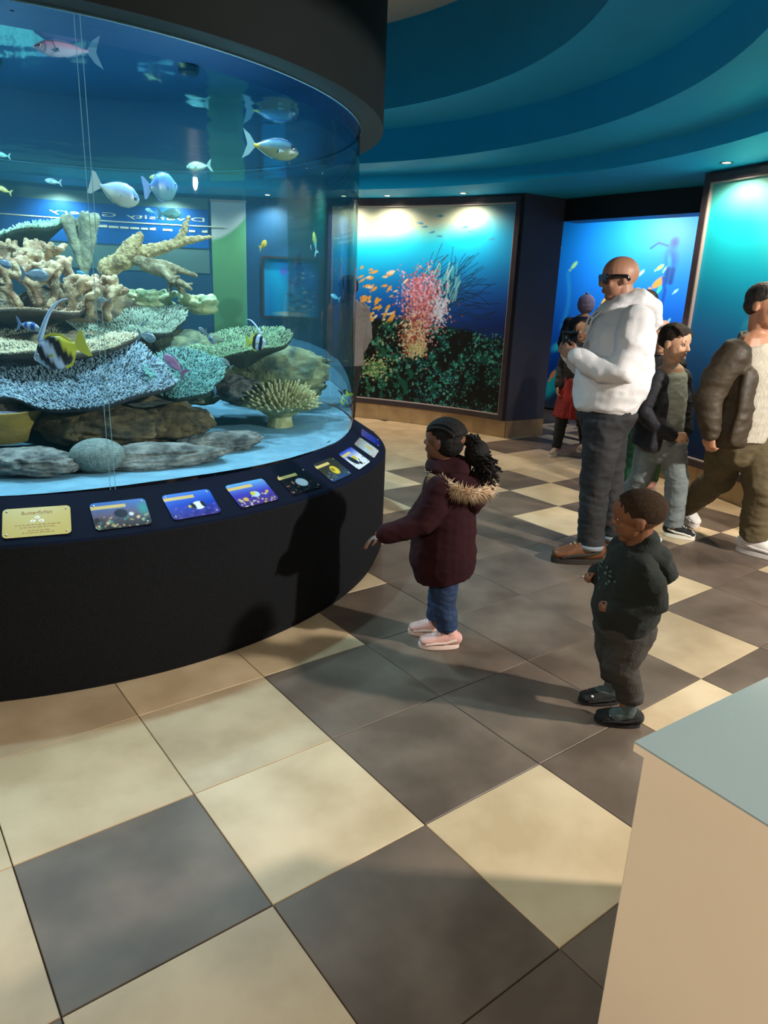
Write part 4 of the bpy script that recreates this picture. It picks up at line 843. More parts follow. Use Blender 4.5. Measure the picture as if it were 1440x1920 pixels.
SM = [('s5', (-1.252, 3.9, 1.989), (-1.181, 3.95, 1.996), (190, 196, 130), 'tiny yellowish fish above the deep bodied blue fish'), ('s6', (-1.088, 4.0, 2.059), (-0.968, 4.05, 2.079), (150, 190, 170), 'small silvery green fish below the surgeonfish tail'),
      ('s7', (-1.862, 3.6, 2.024), (-1.819, 3.65, 2.021), (120, 190, 190), 'tiny green fish by the side of the picture, below the pink fish'), ('s8', (-1.737, 3.8, 1.944), (-1.67, 3.84, 1.94), (150, 190, 196), 'small pale fish turning above the mint fan coral'),
      ('s9', (-1.927, 3.7, 1.895), (-1.88, 3.75, 1.873), (206, 200, 120), 'tiny yellow fish close over the mint fan coral'), ('s10', (-1.381, 4.2, 1.868), (-1.333, 4.25, 1.853), (120, 180, 190), 'tiny grey fish under the deep bodied blue fish'),
      ('s11', (-1.183, 4.2, 1.849), (-1.333, 4.25, 1.853), (130, 180, 170), 'slim green fish passing above the antler coral'), ('g19', (-1.576, 3.4, 1.492), (-1.737, 3.45, 1.501), (150, 164, 176), 'grey fish hovering in front of the finger coral'),
      ('g20', (-1.743, 3.4, 1.527), (-1.844, 3.45, 1.558), (150, 166, 190), 'grey fish at the outer edge of the finger coral'), ('b21', (-1.492, 3.5, 1.517), (-1.45, 3.53, 1.512), (70, 190, 226), 'tiny bright blue fish in the finger coral'),
      ('g22', (-1.321, 3.3, 1.405), (-1.27, 3.33, 1.397), (150, 164, 170), 'small grey fish beside the seam below the finger coral'), ('g23', (-1.169, 3.4, 1.286), (-1.132, 3.4, 1.32), (150, 180, 180), 'tiny pale fish over the sage table coral'),
      ('g24', (-1.07, 3.3, 1.238), (-1.181, 3.38, 1.252), (150, 170, 176), 'slim grey fish between the sage and teal corals'), ('p25', (-0.976, 3.1, 1.191), (-0.879, 3.1, 1.105), (206, 150, 200), 'pink wrasse diving over the teal table coral'),
      ('g26', (-0.926, 3.5, 1.287), (-0.876, 3.5, 1.249), (150, 170, 176), 'small grey fish in front of the rounded mossy rock'), ('g26b', (-0.851, 3.5, 1.215), (-0.909, 3.55, 1.265), (140, 164, 180), 'second grey fish below the one at the mossy rock'),
      ('g27', (-0.794, 3.4, 1.155), (-0.745, 3.4, 1.112), (150, 176, 176), 'small pale fish under the thin green coral'), ('g28', (-0.843, 3.4, 1.033), (-0.825, 3.4, 0.968), (120, 160, 190), 'small blue grey fish diving beside the teal coral'),
      ('b29', (-0.378, 4.5, 1.458), (-0.323, 4.55, 1.429), (110, 200, 226), 'lone light blue fish near the edge of the acrylic'), ('round', (-0.604, 4.2, 1.13), (-0.53, 4.28, 1.11), (120, 190, 230), 'round light blue fish above the bush coral')]
for k, h, t, col, lab in SM:
    dark = tuple(int(v * 0.7) for v in col); fish(h, t, 0.62 if k == 'round' else 0.34, 0.16, shade(dark, col), dark, lab, 'disc' if k == 'round' else 'oval', seg=12, dorsal=0.2)
fish((-0.73, 4.3, 1.732), (-0.782, 4.35, 1.696), 0.5, 0.18, shade((226, 170, 50), (230, 190, 80)), (220, 180, 70), 'small golden yellow fish in open water by the banner', 'oval', seg=12)
fish((-0.475, 4.4, 1.804), (-0.46, 4.45, 1.679), 0.26, 0.14, lambda s, u: (180, 190, 90) if s < 0.6 else (110, 190, 206), (150, 200, 210), 'yellow and blue fish swimming straight up', 'long', seg=12)
fish((-1.46, 2.95, 1.165), (-1.25, 2.98, 1.235), 0.62, 0.16, banded, (206, 196, 70), 'large black and white banded fish with a long white fin', 'disc', 'fan', 0.25, 1.0)
fish((-0.621, 3.6, 1.222), (-0.736, 3.68, 1.217), 0.62, 0.16, banded, (196, 196, 80), 'banded fish over the thin green table coral', 'disc', 'fan', 0.25, 0.9)
fish((-0.397, 4.3, 0.93), (-0.384, 4.35, 1.026), 0.5, 0.16, banded, (190, 196, 120), 'banded fish pointing down behind the bush coral', 'disc', 'fan', 0.2, 0.6)
fish((-0.30, 4.42, 0.795), (-0.255, 4.47, 0.875), 0.5, 0.16, lambda s, u: (150, 180, 60) if int(s * 6) % 2 else (60, 120, 170), (170, 190, 60), 'green and blue striped fish at the edge of the sand', 'disc', 'fan', 0.2)
fish((-1.596, 3.3, 1.264), (-1.726, 3.35, 1.28), 0.3, 0.15, lambda s, u: (40, 60, 150) if int(s * 5) % 2 else (150, 170, 180), (110, 130, 170), 'blue striped fish above the large banded fish', 'oval')
# ------------------------------------------------------------------ people
V = lambda *a: Vector(a)
def skin(name, c, c2=None): return mat(name, c, 0.5, c2 or tuple(int(v * 0.88) for v in c), 7, 3, bump=0.04, bscale=180)
def folds(amp, fr, seed, st=(1, 1, 2.2), fine=0.0):
    st = np.array(st)
    def f(P, N):
        w_ = np.abs(fbm(P * fr * st, 3, seed) * 2 - 0.9); d = amp * (0.55 - np.clip(w_ * 1.8, 0, 1))
        if fine: d = d + fine * (fbm(P * fr * 4, 2, seed + 9) - 0.4)
        return d
    return f
def head_geo(g, c, H, f, u, child=0.0, neck=None, neck_r=0.055, ears=True):
    f = Vector(f).normalized(); u = Vector(u); u = (u - f * u.dot(f)).normalized(); r = f.cross(u).normalized(); ax = (f, r, u)
    q = lambda a, b, d: c + f * (a * H) + r * (b * H) + u * (d * H)
    cw = 1 + 0.1 * child
    E = lambda a, b, d, x, y, z: g.ell(q(a, b, d), (x * H, y * H, z * H), ax, 22, 14)
    E(-.05, 0, .14 + .01 * child, .42 * cw, .34 * cw, .36)
    E(.10, 0, -.13, .25, .255, .30); E(.19, 0, -.36, .12, .14, .11); E(.05, 0, -.28, .2, .215, .16)
    g.tube([q(.31, 0, .10), q(.37, 0, -.02), q(.405 - .01 * child, 0, -.09)], [.035 * H, .042 * H, .058 * H], n=10)
    for s in (-1, 1):
        g.ell(q(.355, .045 * s, -.105), (.04 * H, .036 * H, .03 * H), ax, 10, 8)
        g.ell(q(.305, .13 * s, .09), (.04 * H, .09 * H, .035 * H), ax, 12, 8)
        g.ell(q(.23, .15 * s, -.10), (.09 * H, .09 * H, .10 * H), ax, 12, 8)
        if ears:
            g.ell(q(-.05, .335 * s * cw, -.02), (.085 * H, .03 * H, .12 * H), (f, r, u), 12, 8); g.ell(q(-.02, .325 * s * cw, -.09), (.045 * H, .03 * H, .055 * H), ax, 10, 8)
    g.ell(q(.325, 0, -.215), (.05 * H, .10 * H, .028 * H), ax, 12, 8); g.ell(q(.315, 0, -.265), (.05 * H, .085 * H, .028 * H), ax, 12, 8)
    if neck is not None: g.tube([q(-.08, 0, -.18), Vector(neck)], [neck_r * .95, neck_r], n=14)
    return q, r, ax
def face_bits(o, q, H, ax, iris=(40, 26, 18), brow=(30, 22, 18), lip=(150, 80, 70), white=(196, 188, 180), mouth=True):
    f, r, u = ax
    for s in (-1, 1):
        e = mesh('eye', Geo().ell(q(.302, .135 * s, .015), (.042 * H, .048 * H, .028 * H), ax, 12, 8), mat('eye_white_%d' % white[0], white, 0.25), o, smooth=True)
        mesh('iris', Geo().ell(q(.328, .138 * s, .012), (.022 * H, .027 * H, .028 * H), ax, 10, 8), mat('iris_%d' % iris[0], iris, 0.2), e, smooth=True)
        mesh('eyelid', Geo().tube([q(.300, .082 * s, .036), q(.336, .135 * s, .056), q(.292, .19 * s, .036)], .012 * H, n=6), mat('lid_%d_%d' % (brow[0], brow[1]), brow, 0.7), e, smooth=True)
        mesh('eyebrow', Geo().tube([q(.325, .06 * s, .10), q(.338, .13 * s, .128), q(.285, .215 * s, .10)], [.014 * H, .018 * H, .010 * H], n=6), mat('lid_%d_%d' % (brow[0], brow[1]), brow, 0.7), o, smooth=True)
    if mouth: mesh('lips', Geo().ell(q(.352, 0, -.218), (.026 * H, .082 * H, .020 * H), ax, 12, 8).ell(q(.345, 0, -.258), (.028 * H, .070 * H, .022 * H), ax, 12, 8), mat('lips_%d' % lip[0], lip, 0.45), o, smooth=True)
def hand_geo(g, wrist, d, nrm, size, thumb=1, curl=0.5, spread=0.12, curls=None):
    """palm + five fingers; d: wrist to knuckles, nrm: out of the back of the hand, thumb: +1/-1 side"""
    w_ = Vector(wrist); d = Vector(d).normalized(); n = Vector(nrm); n = (n - d * n.dot(d)).normalized(); s = d.cross(n).normalized() * thumb
    P = lambda a, b, c: w_ + d * (a * size) + s * (b * size) + n * (c * size)
    g.tube([P(-.05, 0, 0), P(.12, 0, 0), P(.32, .0, 0), P(.46, 0, 0)], [(.135 * size, .10 * size), (.17 * size, .095 * size), (.215 * size, .085 * size), (.20 * size, .07 * size)], side=s, n=12)
    L = (.46, .52, .48, .38)
    for k in range(4):
        b = (.155, .052, -.052, -.15)[k]; c = curls[k] if curls else curl; base = P(.44 - .02 * abs(k - 1), b, 0); dirv = (d + s * (spread * (1.5 - k) * 0.8)).normalized(); p = base; pts = [p]; a = 0
        for seg_, fr in ((0, .44), (1, .32), (2, .24)):
            a += c * (0.9, 1.0, 0.7)[seg_]; v = dirv * math.cos(a) - n * math.sin(a); p = p + v * (L[k] * fr * size); pts.append(p)
        rr = size * (.052, .054, .052, .046)[k]; g.tube(pts, [rr * 1.05, rr, rr * .92, rr * .78], n=8)
    t0 = P(.10, .12, -.03); td = (d * .75 + s * .75 - n * .15).normalized(); t1 = t0 + td * (.22 * size); td2 = (d * .95 + s * (.25 - .3 * curl) - n * (.25 + .5 * curl)).normalized(); t2 = t1 + td2 * (.17 * size); t3 = t2 + (td2 - n * .3 * curl).normalized() * (.13 * size)
    g.tube([t0, t1, t2, t3], [.075 * size, .064 * size, .056 * size, .044 * size], n=8)
    return P
def person(loc, label, group='visitors around the tank'): return thing('person', loc, label, 'person', group)
def shoe(o, heel, toe, w_, h, M, Msole, name='shoe', ankle=0.0, sole=0.022, voxel=0.004, laces=None):
    heel, toe = Vector(heel), Vector(toe); d = (toe - heel); L = d.length; d.normalize(); s = Vector((-d.y, d.x, 0)).normalized(); u = s.cross(d) if s.cross(d).z > 0 else d.cross(s)
    P = lambda a, z, b=0: heel + d * (a * L) + u * z + s * b
    g = Geo(); z0 = sole * 0.7
    g.tube([P(.09, z0 + h * .5), P(.24, z0 + h * .52), P(.45, z0 + h * .50), P(.62, z0 + h * .40), P(.76, z0 + h * .32), P(.91, z0 + h * .27)], [(w_ * .40, h * .50), (w_ * .43, h * .54), (w_ * .45, h * .52), (w_ * .48, h * .42), (w_ * .50, h * .34), (w_ * .42, h * .26)], side=s, n=16)
    g.tube([P(.20, z0 + h * .4), P(.22, h * 1.0 + ankle)], [(w_ * .40, L * .19), (w_ * .36, L * .17)], side=s, n=14)
    g.tube([P(.36, z0 + h * .7), P(.30, h * 1.12 + ankle)], [(w_ * .24, L * .05), (w_ * .22, L * .04)], side=s, n=10)
    sh = fuse(name, g, M, o, voxel, 3)
    g2 = Geo(); out = []
    for k in range(28):
        a = 2 * PI * k / 28; x = 0.5 + 0.52 * math.cos(a); wd = w_ * (0.47 + 0.08 * math.cos(a)); out.append(P(x, 0.001, math.copysign(abs(math.sin(a)) ** 0.75, math.sin(a)) * wd))
    g2.prism(out, u * sole); mesh('sole', g2, Msole, sh, bevel=0.002)
    for sg in (-1, 1):
        mesh('side_panel', Geo().tube([P(.10, z0 + h * .55, sg * w_ * .40), P(.34, z0 + h * .34, sg * w_ * .455), P(.60, z0 + h * .30, sg * w_ * .485), P(.84, z0 + h * .16, sg * w_ * .45)], [(h * .10, .004)] * 4, side=u, n=8), Msole, sh, smooth=True)
    if laces:
        for k in range(4):
            a = .42 + .075 * k; z = z0 + h * (1.06 - .11 * k); mesh('lace', Geo().tube([P(a, z - .008, -w_ * .26), P(a + .02, z + h * .07, 0), P(a, z - .008, w_ * .26)], 0.004, n=6), laces, sh, smooth=True)
    return sh
# ---------------- girl in the plum coat
sk_d = skin('skin_deep', (112, 72, 50)); sk_l = skin('skin_light', (206, 158, 128)); sk_m = skin('skin_tan', (186, 132, 102))
m_hair_b = mat('hair_black', (10, 8, 8), 0.7, (18, 14, 13), 60, 3, bump=0.6, bscale=140, spec=0.25)
def girl():
    o = person((0.26, 2.87, 0), 'little girl in a plum hooded coat with fur trim reaching towards the tank')
    g = Geo(); c = V(0.228, 2.87, 0.905); f = V(-0.88, 0.46, 0.10); u = V(0.06, 0, 1)
    q, r, ax = head_geo(g, c, 0.185, f, u, 1.0, V(0.245, 2.87, 0.76), 0.042)
    g.tube([V(.255, 2.87, .76), V(.265, 2.87, .60), V(.275, 2.87, .42), V(.285, 2.87, .36)], [(.09, .06), (.10, .085), (.10, .09), (.09, .08)], side=(0, 1, 0))
    W1 = V(-0.005, 2.745, 0.535); g.tube([V(.22, 2.78, .72), V(.165, 2.745, .60), W1], [.04, .034, .022])
    hand_geo(g, W1, V(-0.85, -0.02, -0.42), V(-0.35, 0.0, 0.9), 0.10, thumb=-1, curl=0.28, spread=0.35)
    W2 = V(0.13, 2.985, 0.52); g.tube([V(.235, 2.955, .72), V(.20, 3.0, .60), W2], [.04, .034, .022]); hand_geo(g, W2, V(-.7, -.1, -.5), V(-.4, .5, .6), 0.085, 1, 0.6)
    for y, x0, x1 in ((2.825, .272, .305), (2.925, .268, .262)):
        g.tube([V(.275, y, .38), V(x0, y, .22), V(x1, y, .06)], [.05, .042, .032])
    fuse('body', g, sk_d, o, 0.0042, 3); face_bits(o, q, 0.185, ax, lip=(120, 62, 56), brow=(20, 14, 12))
    # coat
    m_coat = mat('coat_plum', (44, 13, 19), 0.9, (36, 10, 15), 8, spec=0.2, bump=0.15, bscale=150)
    g = Geo(); S = (0, 1, 0)
    g.tube([V(.240, 2.87, .79), V(.248, 2.87, .75), V(.262, 2.87, .66), V(.262, 2.87, .56), V(.262, 2.87, .46), V(.262, 2.87, .385), V(.275, 2.87, .325)],
           [(.075, .06), (.115, .085), (.135, .112), (.140, .130), (.148, .140), (.152, .146), (.146, .128)], side=S, n=22, cap='flat')
    g.tube([V(.222, 2.775, .725), V(.20, 2.755, .66), V(.155, 2.742, .595), V(.09, 2.742, .566), V(.012, 2.745, .540)], [.062, .06, .054, .047, .043], n=14)
    g.tube([V(.245, 2.965, .725), V(.225, 2.99, .65), V(.185, 3.0, .59), V(.14, 2.985, .535)], [.06, .056, .05, .042], n=14)
    g.tube([V(.30, 2.87, .80), V(.21, 2.87, .80)], [(.085, .055), (.085, .045)], side=S)
    cl = fuse('coat', g, m_coat, o, 0.006, 5, folds(0.007, 9, 5, (1, 1, 1.6)))
    g = Geo(); g.tube([V(.27, 2.87, .775), V(.345, 2.87, .73), V(.375, 2.87, .655), V(.36, 2.87, .605)], [(.10, .05), (.125, .06), (.10, .05), (.05, .03)], side=S, n=18)
    fuse('hood', g, m_coat, cl, 0.006, 4, folds(0.006, 12, 8))
    # fur trim: many short tufts round the hood rim
    rnd = random.Random(2); h = Geo(); rim = [V(.195 + .235 * t, 2.87 - .135 * math.sin(PI * (0.10 + 0.80 * t)) * 1.0, .785 - .055 * t - .02 * math.sin(PI * t)) for t in np.linspace(0, 1, 13)]
    rim2 = [V(p.x, 2 * 2.87 - p.y, p.z + 0.01) for p in rim[::-1]]; ring = rim + rim2
    h.tube(rim, 0.014, n=8); h.tube(rim2, 0.014, n=8)
    for k in range(2300):
        i = rnd.randrange(len(ring) - 1); p = ring[i].lerp(ring[i + 1], rnd.random()); out = (p - V(.29, 2.87, .76)); out.z *= 0.2; out.normalize()
        d = (out * rnd.uniform(.1, 1) + V(rnd.gauss(0, .45), rnd.gauss(0, .45), rnd.gauss(-.25, .6))).normalized(); L = rnd.uniform(.028, .05); a, b = frame_of(d); i0 = len(h.v); p = p + d * 0.008
        for j in range(3): t = 2.094 * j; h.v.append(p + a * (.0032 * math.cos(t)) + b * (.0032 * math.sin(t)))
        h.v.append(p + d * L - V(0, 0, L * .25)); h.f += [(i0, i0 + 1, i0 + 3), (i0 + 1, i0 + 2, i0 + 3), (i0 + 2, i0, i0 + 3)]
    fu = mesh('fur_trim', h, mat('fur_cream', (206, 184, 154), 0.9, (164, 130, 96), 26), cl, smooth=True); fu['kind'] = 'stuff'
    mesh('cuff', Geo().tube([V(.013, 2.745, .541), V(-.006, 2.745, .536)], .026, n=14), mat('cuff_coral', (206, 92, 80), 0.8), cl, smooth=True)
    # jeans
    g = Geo(); m_j = mat('jeans_blue', (30, 56, 92), 0.8, (22, 40, 70), 14, bump=0.25, bscale=120)
    for y, x0, x1 in ((2.825, .272, .305), (2.925, .268, .262)): g.tube([V(.275, y, .40), V(.274, y, .30), V(x0, y, .20), V(x1 - .003, y, .085)], [.066, .060, .054, .048], n=16, cap='flat')
    fuse('jeans', g, m_j, o, 0.005, 3, folds(0.007, 16, 3, (1, 1, 2.4)))
    m_s = mat('trainer_pink', (214, 164, 154), 0.6, (200, 150, 140), 20, bump=0.1); m_so = mat('trainer_sole', (220, 196, 186), 0.6)
    shoe(o, (.352, 2.82, .0), (.178, 2.812, .0), 0.078, 0.062, m_s, m_so, 'trainer', 0.012, 0.019, laces=mat('lace_pink', (236, 206, 200), 0.7)); shoe(o, (.305, 2.925, .0), (.135, 2.945, .0), 0.078, 0.062, m_s, m_so, 'trainer', 0.012, 0.019, laces=mat('lace_pink', (236, 206, 200), 0.7))
    # hair: braided cap and curly ponytail
    H = .185; g = Geo(); f_, r_, u_ = ax
    g.ell(q(-.07, 0, .20), (.43 * H, .385 * H, .365 * H), ax, 22, 14); g.ell(q(-.19, 0, .0), (.30 * H, .365 * H, .30 * H), ax, 18, 12); g.ell(q(-.17, 0, .08), (.31 * H, .385 * H, .38 * H), ax, 18, 12)
    rn = random.Random(8)
    g.ell(q(-.30, 0, .12), (.20 * H, .31 * H, .30 * H), ax, 16, 10)
    for k in range(11):                                          # cornrow braids, bead by bead
        b = -.37 + .074 * k
        for t in np.linspace(.42, 2.75, 17):
            w_ = math.sqrt(max(.08, 1 - (b / .43) ** 2)); g.ell(q(-.07 + .42 * math.cos(t) * (.55 + .45 * w_), b, .17 + .375 * math.sin(t) * w_), (.040 * H, .034 * H, .036 * H), ax, 8, 6)
    cap = fuse('hair', g, m_hair_b, o, 0.0036, 0, lambda P, N: 0.004 * (fbm(P * 90, 2, 3) - .3))
    tl = V(.335, 2.87, .915); h = Geo()
    h.ell(V(.372, 2.865, .865), (.052, .05, .058), None, 14, 10); h.ell(V(.335, 2.87, .915), (.026, .026, .026))
    for k in range(170):
        e = V(.405 + rn.gauss(.015, .026), 2.865 + rn.gauss(0, .035), rn.triangular(.71, .86, .80)); e.x += (.80 - e.z) * .25; st = tl + V(rn.uniform(0, .03), rn.gauss(0, .02), rn.gauss(0, .012)); mid = V(.385 + rn.gauss(.0, .028), 2.865 + rn.gauss(0, .032), .872 + rn.gauss(0, .018)); pts = []; ph = rn.uniform(0, 6)
        for t in np.linspace(0, 1, 26):
            p = st * (1 - t) ** 2 + mid * (2 * t * (1 - t)) + e * t * t; cr = .0085 * min(1, t * 2.5); pts.append(p + V(cr * math.cos(ph + 34 * t), cr * math.sin(ph + 34 * t), 0))
        h.tube(pts, .0042, n=5, cap='flat')
    pt = mesh('ponytail', h, m_hair_b, cap, smooth=True); pt['kind'] = 'stuff'
girl()
# ---------------- toddler boy
def toddler():
    o = person((0.90, 2.33, 0), 'toddler boy in a dark green hoodie standing nearest the plinth')
    g = Geo(); c = V(0.868, 2.33, 0.778); f = V(-0.95, 0.30, -0.12); u = V(-0.12, 0, 1); H = .195
    q, r, ax = head_geo(g, c, H, f, u, 1.0, V(0.885, 2.33, 0.64), 0.042)
    g.tube([V(.885, 2.33, .64), V(.88, 2.33, .5), V(.885, 2.33, .38)], [(.065, .045), (.08, .065), (.07, .06)], side=(0, 1, 0))
    W1 = V(0.772, 2.40, 0.535); g.tube([V(.88, 2.41, .62), V(.87, 2.45, .53), W1], [.028, .026, .02]); hand_geo(g, W1, V(-.8, -.35, .1), V(-.3, .5, .7), 0.078, -1, 0.95)
    W2 = V(0.80, 2.243, 0.47); g.tube([V(.88, 2.25, .62), V(.93, 2.222, .515), W2], [.028, .026, .02]); hand_geo(g, W2, V(-.9, .3, 0), V(0, -1, .2), 0.078, 1, 0.9)
    for y, kx, ax_ in ((2.27, .862, .918), (2.42, .875, .905)):
        g.tube([V(.885, y * .7 + 2.33 * .3, .40), V(kx, y, .24), V(ax_, y, .07)], [.045, .036, .026])
    fuse('body', g, skin('skin_brown', (126, 80, 52)), o, 0.0042, 3); face_bits(o, q, H, ax, lip=(126, 66, 56), brow=(24, 16, 12))
    g = Geo(); g.ell(q(-.066, 0, .165), (.463 * H, .379 * H, .358 * H), ax, 26, 18)
    fuse('hair', g, mat('hair_cropped', (46, 33, 23), 0.95, (58, 43, 30), 80, bump=0.5, bscale=300, spec=0.15), o, 0.005, 2)
    m_h = mat('hoodie_green', (22, 28, 24), 0.95, (17, 22, 19), 10, bump=0.25, bscale=170); S = (0, 1, 0); g = Geo()
    g.tube([V(.88, 2.33, .675), V(.885, 2.33, .645), V(.885, 2.33, .575), V(.880, 2.33, .50), V(.876, 2.33, .435), V(.880, 2.33, .395), V(.882, 2.33, .375)], [(.06, .055), (.115, .085), (.130, .108), (.135, .115), (.135, .117), (.122, .105), (.118, .10)], side=S, n=22, cap='flat')
    g.tube([V(.880, 2.24, .622), V(.915, 2.22, .57), V(.932, 2.22, .515), V(.875, 2.222, .478), V(.815, 2.24, .47)], [.052, .050, .048, .044, .038], n=14)
    g.tube([V(.878, 2.43, .622), V(.885, 2.46, .565), V(.865, 2.455, .525), V(.785, 2.41, .532)], [.058, .056, .05, .038], n=14)
    g.tube([V(.912, 2.33, .695), V(.905, 2.33, .655)], [(.062, .045), (.085, .07)], side=S, n=18)
    hd_ = fuse('hoodie', g, m_h, o, 0.0055, 4, folds(0.007, 12, 6, (1, 1, 1.7)))
    g = Geo(); g.tube([V(.90, 2.33, .665), V(.955, 2.33, .635), V(.985, 2.33, .585), V(.965, 2.33, .545)], [(.085, .04), (.10, .048), (.085, .045), (.045, .03)], side=S, n=16)
    fuse('hood', g, m_h, hd_, 0.0055, 3, folds(0.009, 12, 4))
    mesh('shirt_collar', Geo().tube([V(.93, 2.29, .705), V(.958, 2.33, .700), V(.93, 2.37, .705)], .010, n=8), mat('collar_pale', (150, 166, 170), 0.8), o, smooth=True)
    rn = random.Random(6); h = Geo()
    for k in range(26):                                       # faded print on the chest
        a = rn.uniform(-.5, .75); z = rn.uniform(.50, .62); x = .885 - .112 * math.cos(a); y = 2.33 - .125 * math.sin(a); n_ = V(-math.cos(a), -math.sin(a), .1).normalized(); p = V(x, y, z) + n_ * .004; s_ = V(0, 0, 1).cross(n_); h.ell(p, (.008 * rn.uniform(.4, 1.3), .006 * rn.uniform(.4, 1.2), .0025), (s_, V(0, 0, 1), n_), 6, 4)
    pr = mesh('chest_print', h, mat('print_teal', (70, 100, 92), 0.9), hd_, smooth=True); pr['kind'] = 'stuff'
    g = Geo(); m_p = mat('trousers_charcoal', (50, 46, 40), 0.85, (38, 35, 30), 12, bump=0.3, bscale=130)
    g.tube([V(.884, 2.33, .42), V(.884, 2.33, .36), V(.884, 2.33, .30)], [(.118, .10), (.122, .11), (.10, .09)], side=S, n=20)
    for y, kx, ax_ in ((2.27, .862, .918), (2.42, .875, .905)): g.tube([V(.885, y * .7 + 2.33 * .3, .36), V(kx + .004, y, .24), V(ax_ - .010, y, .150), V(ax_ - .002, y, .112)], [.080, .062, .047, .045], n=16, cap='flat')
    tr = fuse('trousers', g, m_p, o, 0.0055, 3, folds(0.0065, 14, 2, (1, 1, 2.0)))
    for y, ax_ in ((2.27, .918), (2.42, .905)): mesh('turn_up', Geo().tube([V(ax_ - .002, y, .138), V(ax_, y, .108)], .049, n=18, cap='flat'), m_p, tr, smooth=True)
    for y, ax_ in ((2.27, .918), (2.42, .905)): fuse('sock', Geo().tube([V(ax_, y, .12), V(ax_, y, .05), V(ax_ - .04, y, .04)], [.034, .033, .028]), mat('sock_grey', (76, 88, 86), 0.95, (60, 72, 72), 60, bump=0.3), o, 0.005, 2)
    m_s = mat('slipper_black', (14, 14, 16), 0.85, (20, 20, 22), 30, bump=0.3, bscale=200)
    for (hx, hy), (tx, ty) in (((.968, 2.265), (.812, 2.295)), ((.945, 2.425), (.785, 2.415))):
        s_ = shoe(o, (hx, hy, 0), (tx, ty, 0), 0.078, 0.055, m_s, m_s, 'slipper', 0.0, 0.012)
        h = Geo(); d = V(tx - hx, ty - hy, 0).normalized(); sd = V(-d.y, d.x, 0)
        cols = ((60, 140, 130), (190, 90, 60), (220, 220, 220)); 
        for ci, cc in enumerate(cols):
            h = Geo()
            for k in range(6):
                p = V(tx, ty, 0) - d * rn.uniform(.03, .085) + sd * rn.gauss(0, .013); t = (V(tx, ty, 0) - p).length; h.ell(p + V(0, 0, .032 + .20 * (t - .03) + .004), (.006, .007, .004), None, 6, 4)
            pt = mesh('slipper_motif', h, mat('motif_%d' % ci, cc, 0.7), s_, smooth=True); pt['kind'] = 'stuff'
toddler()
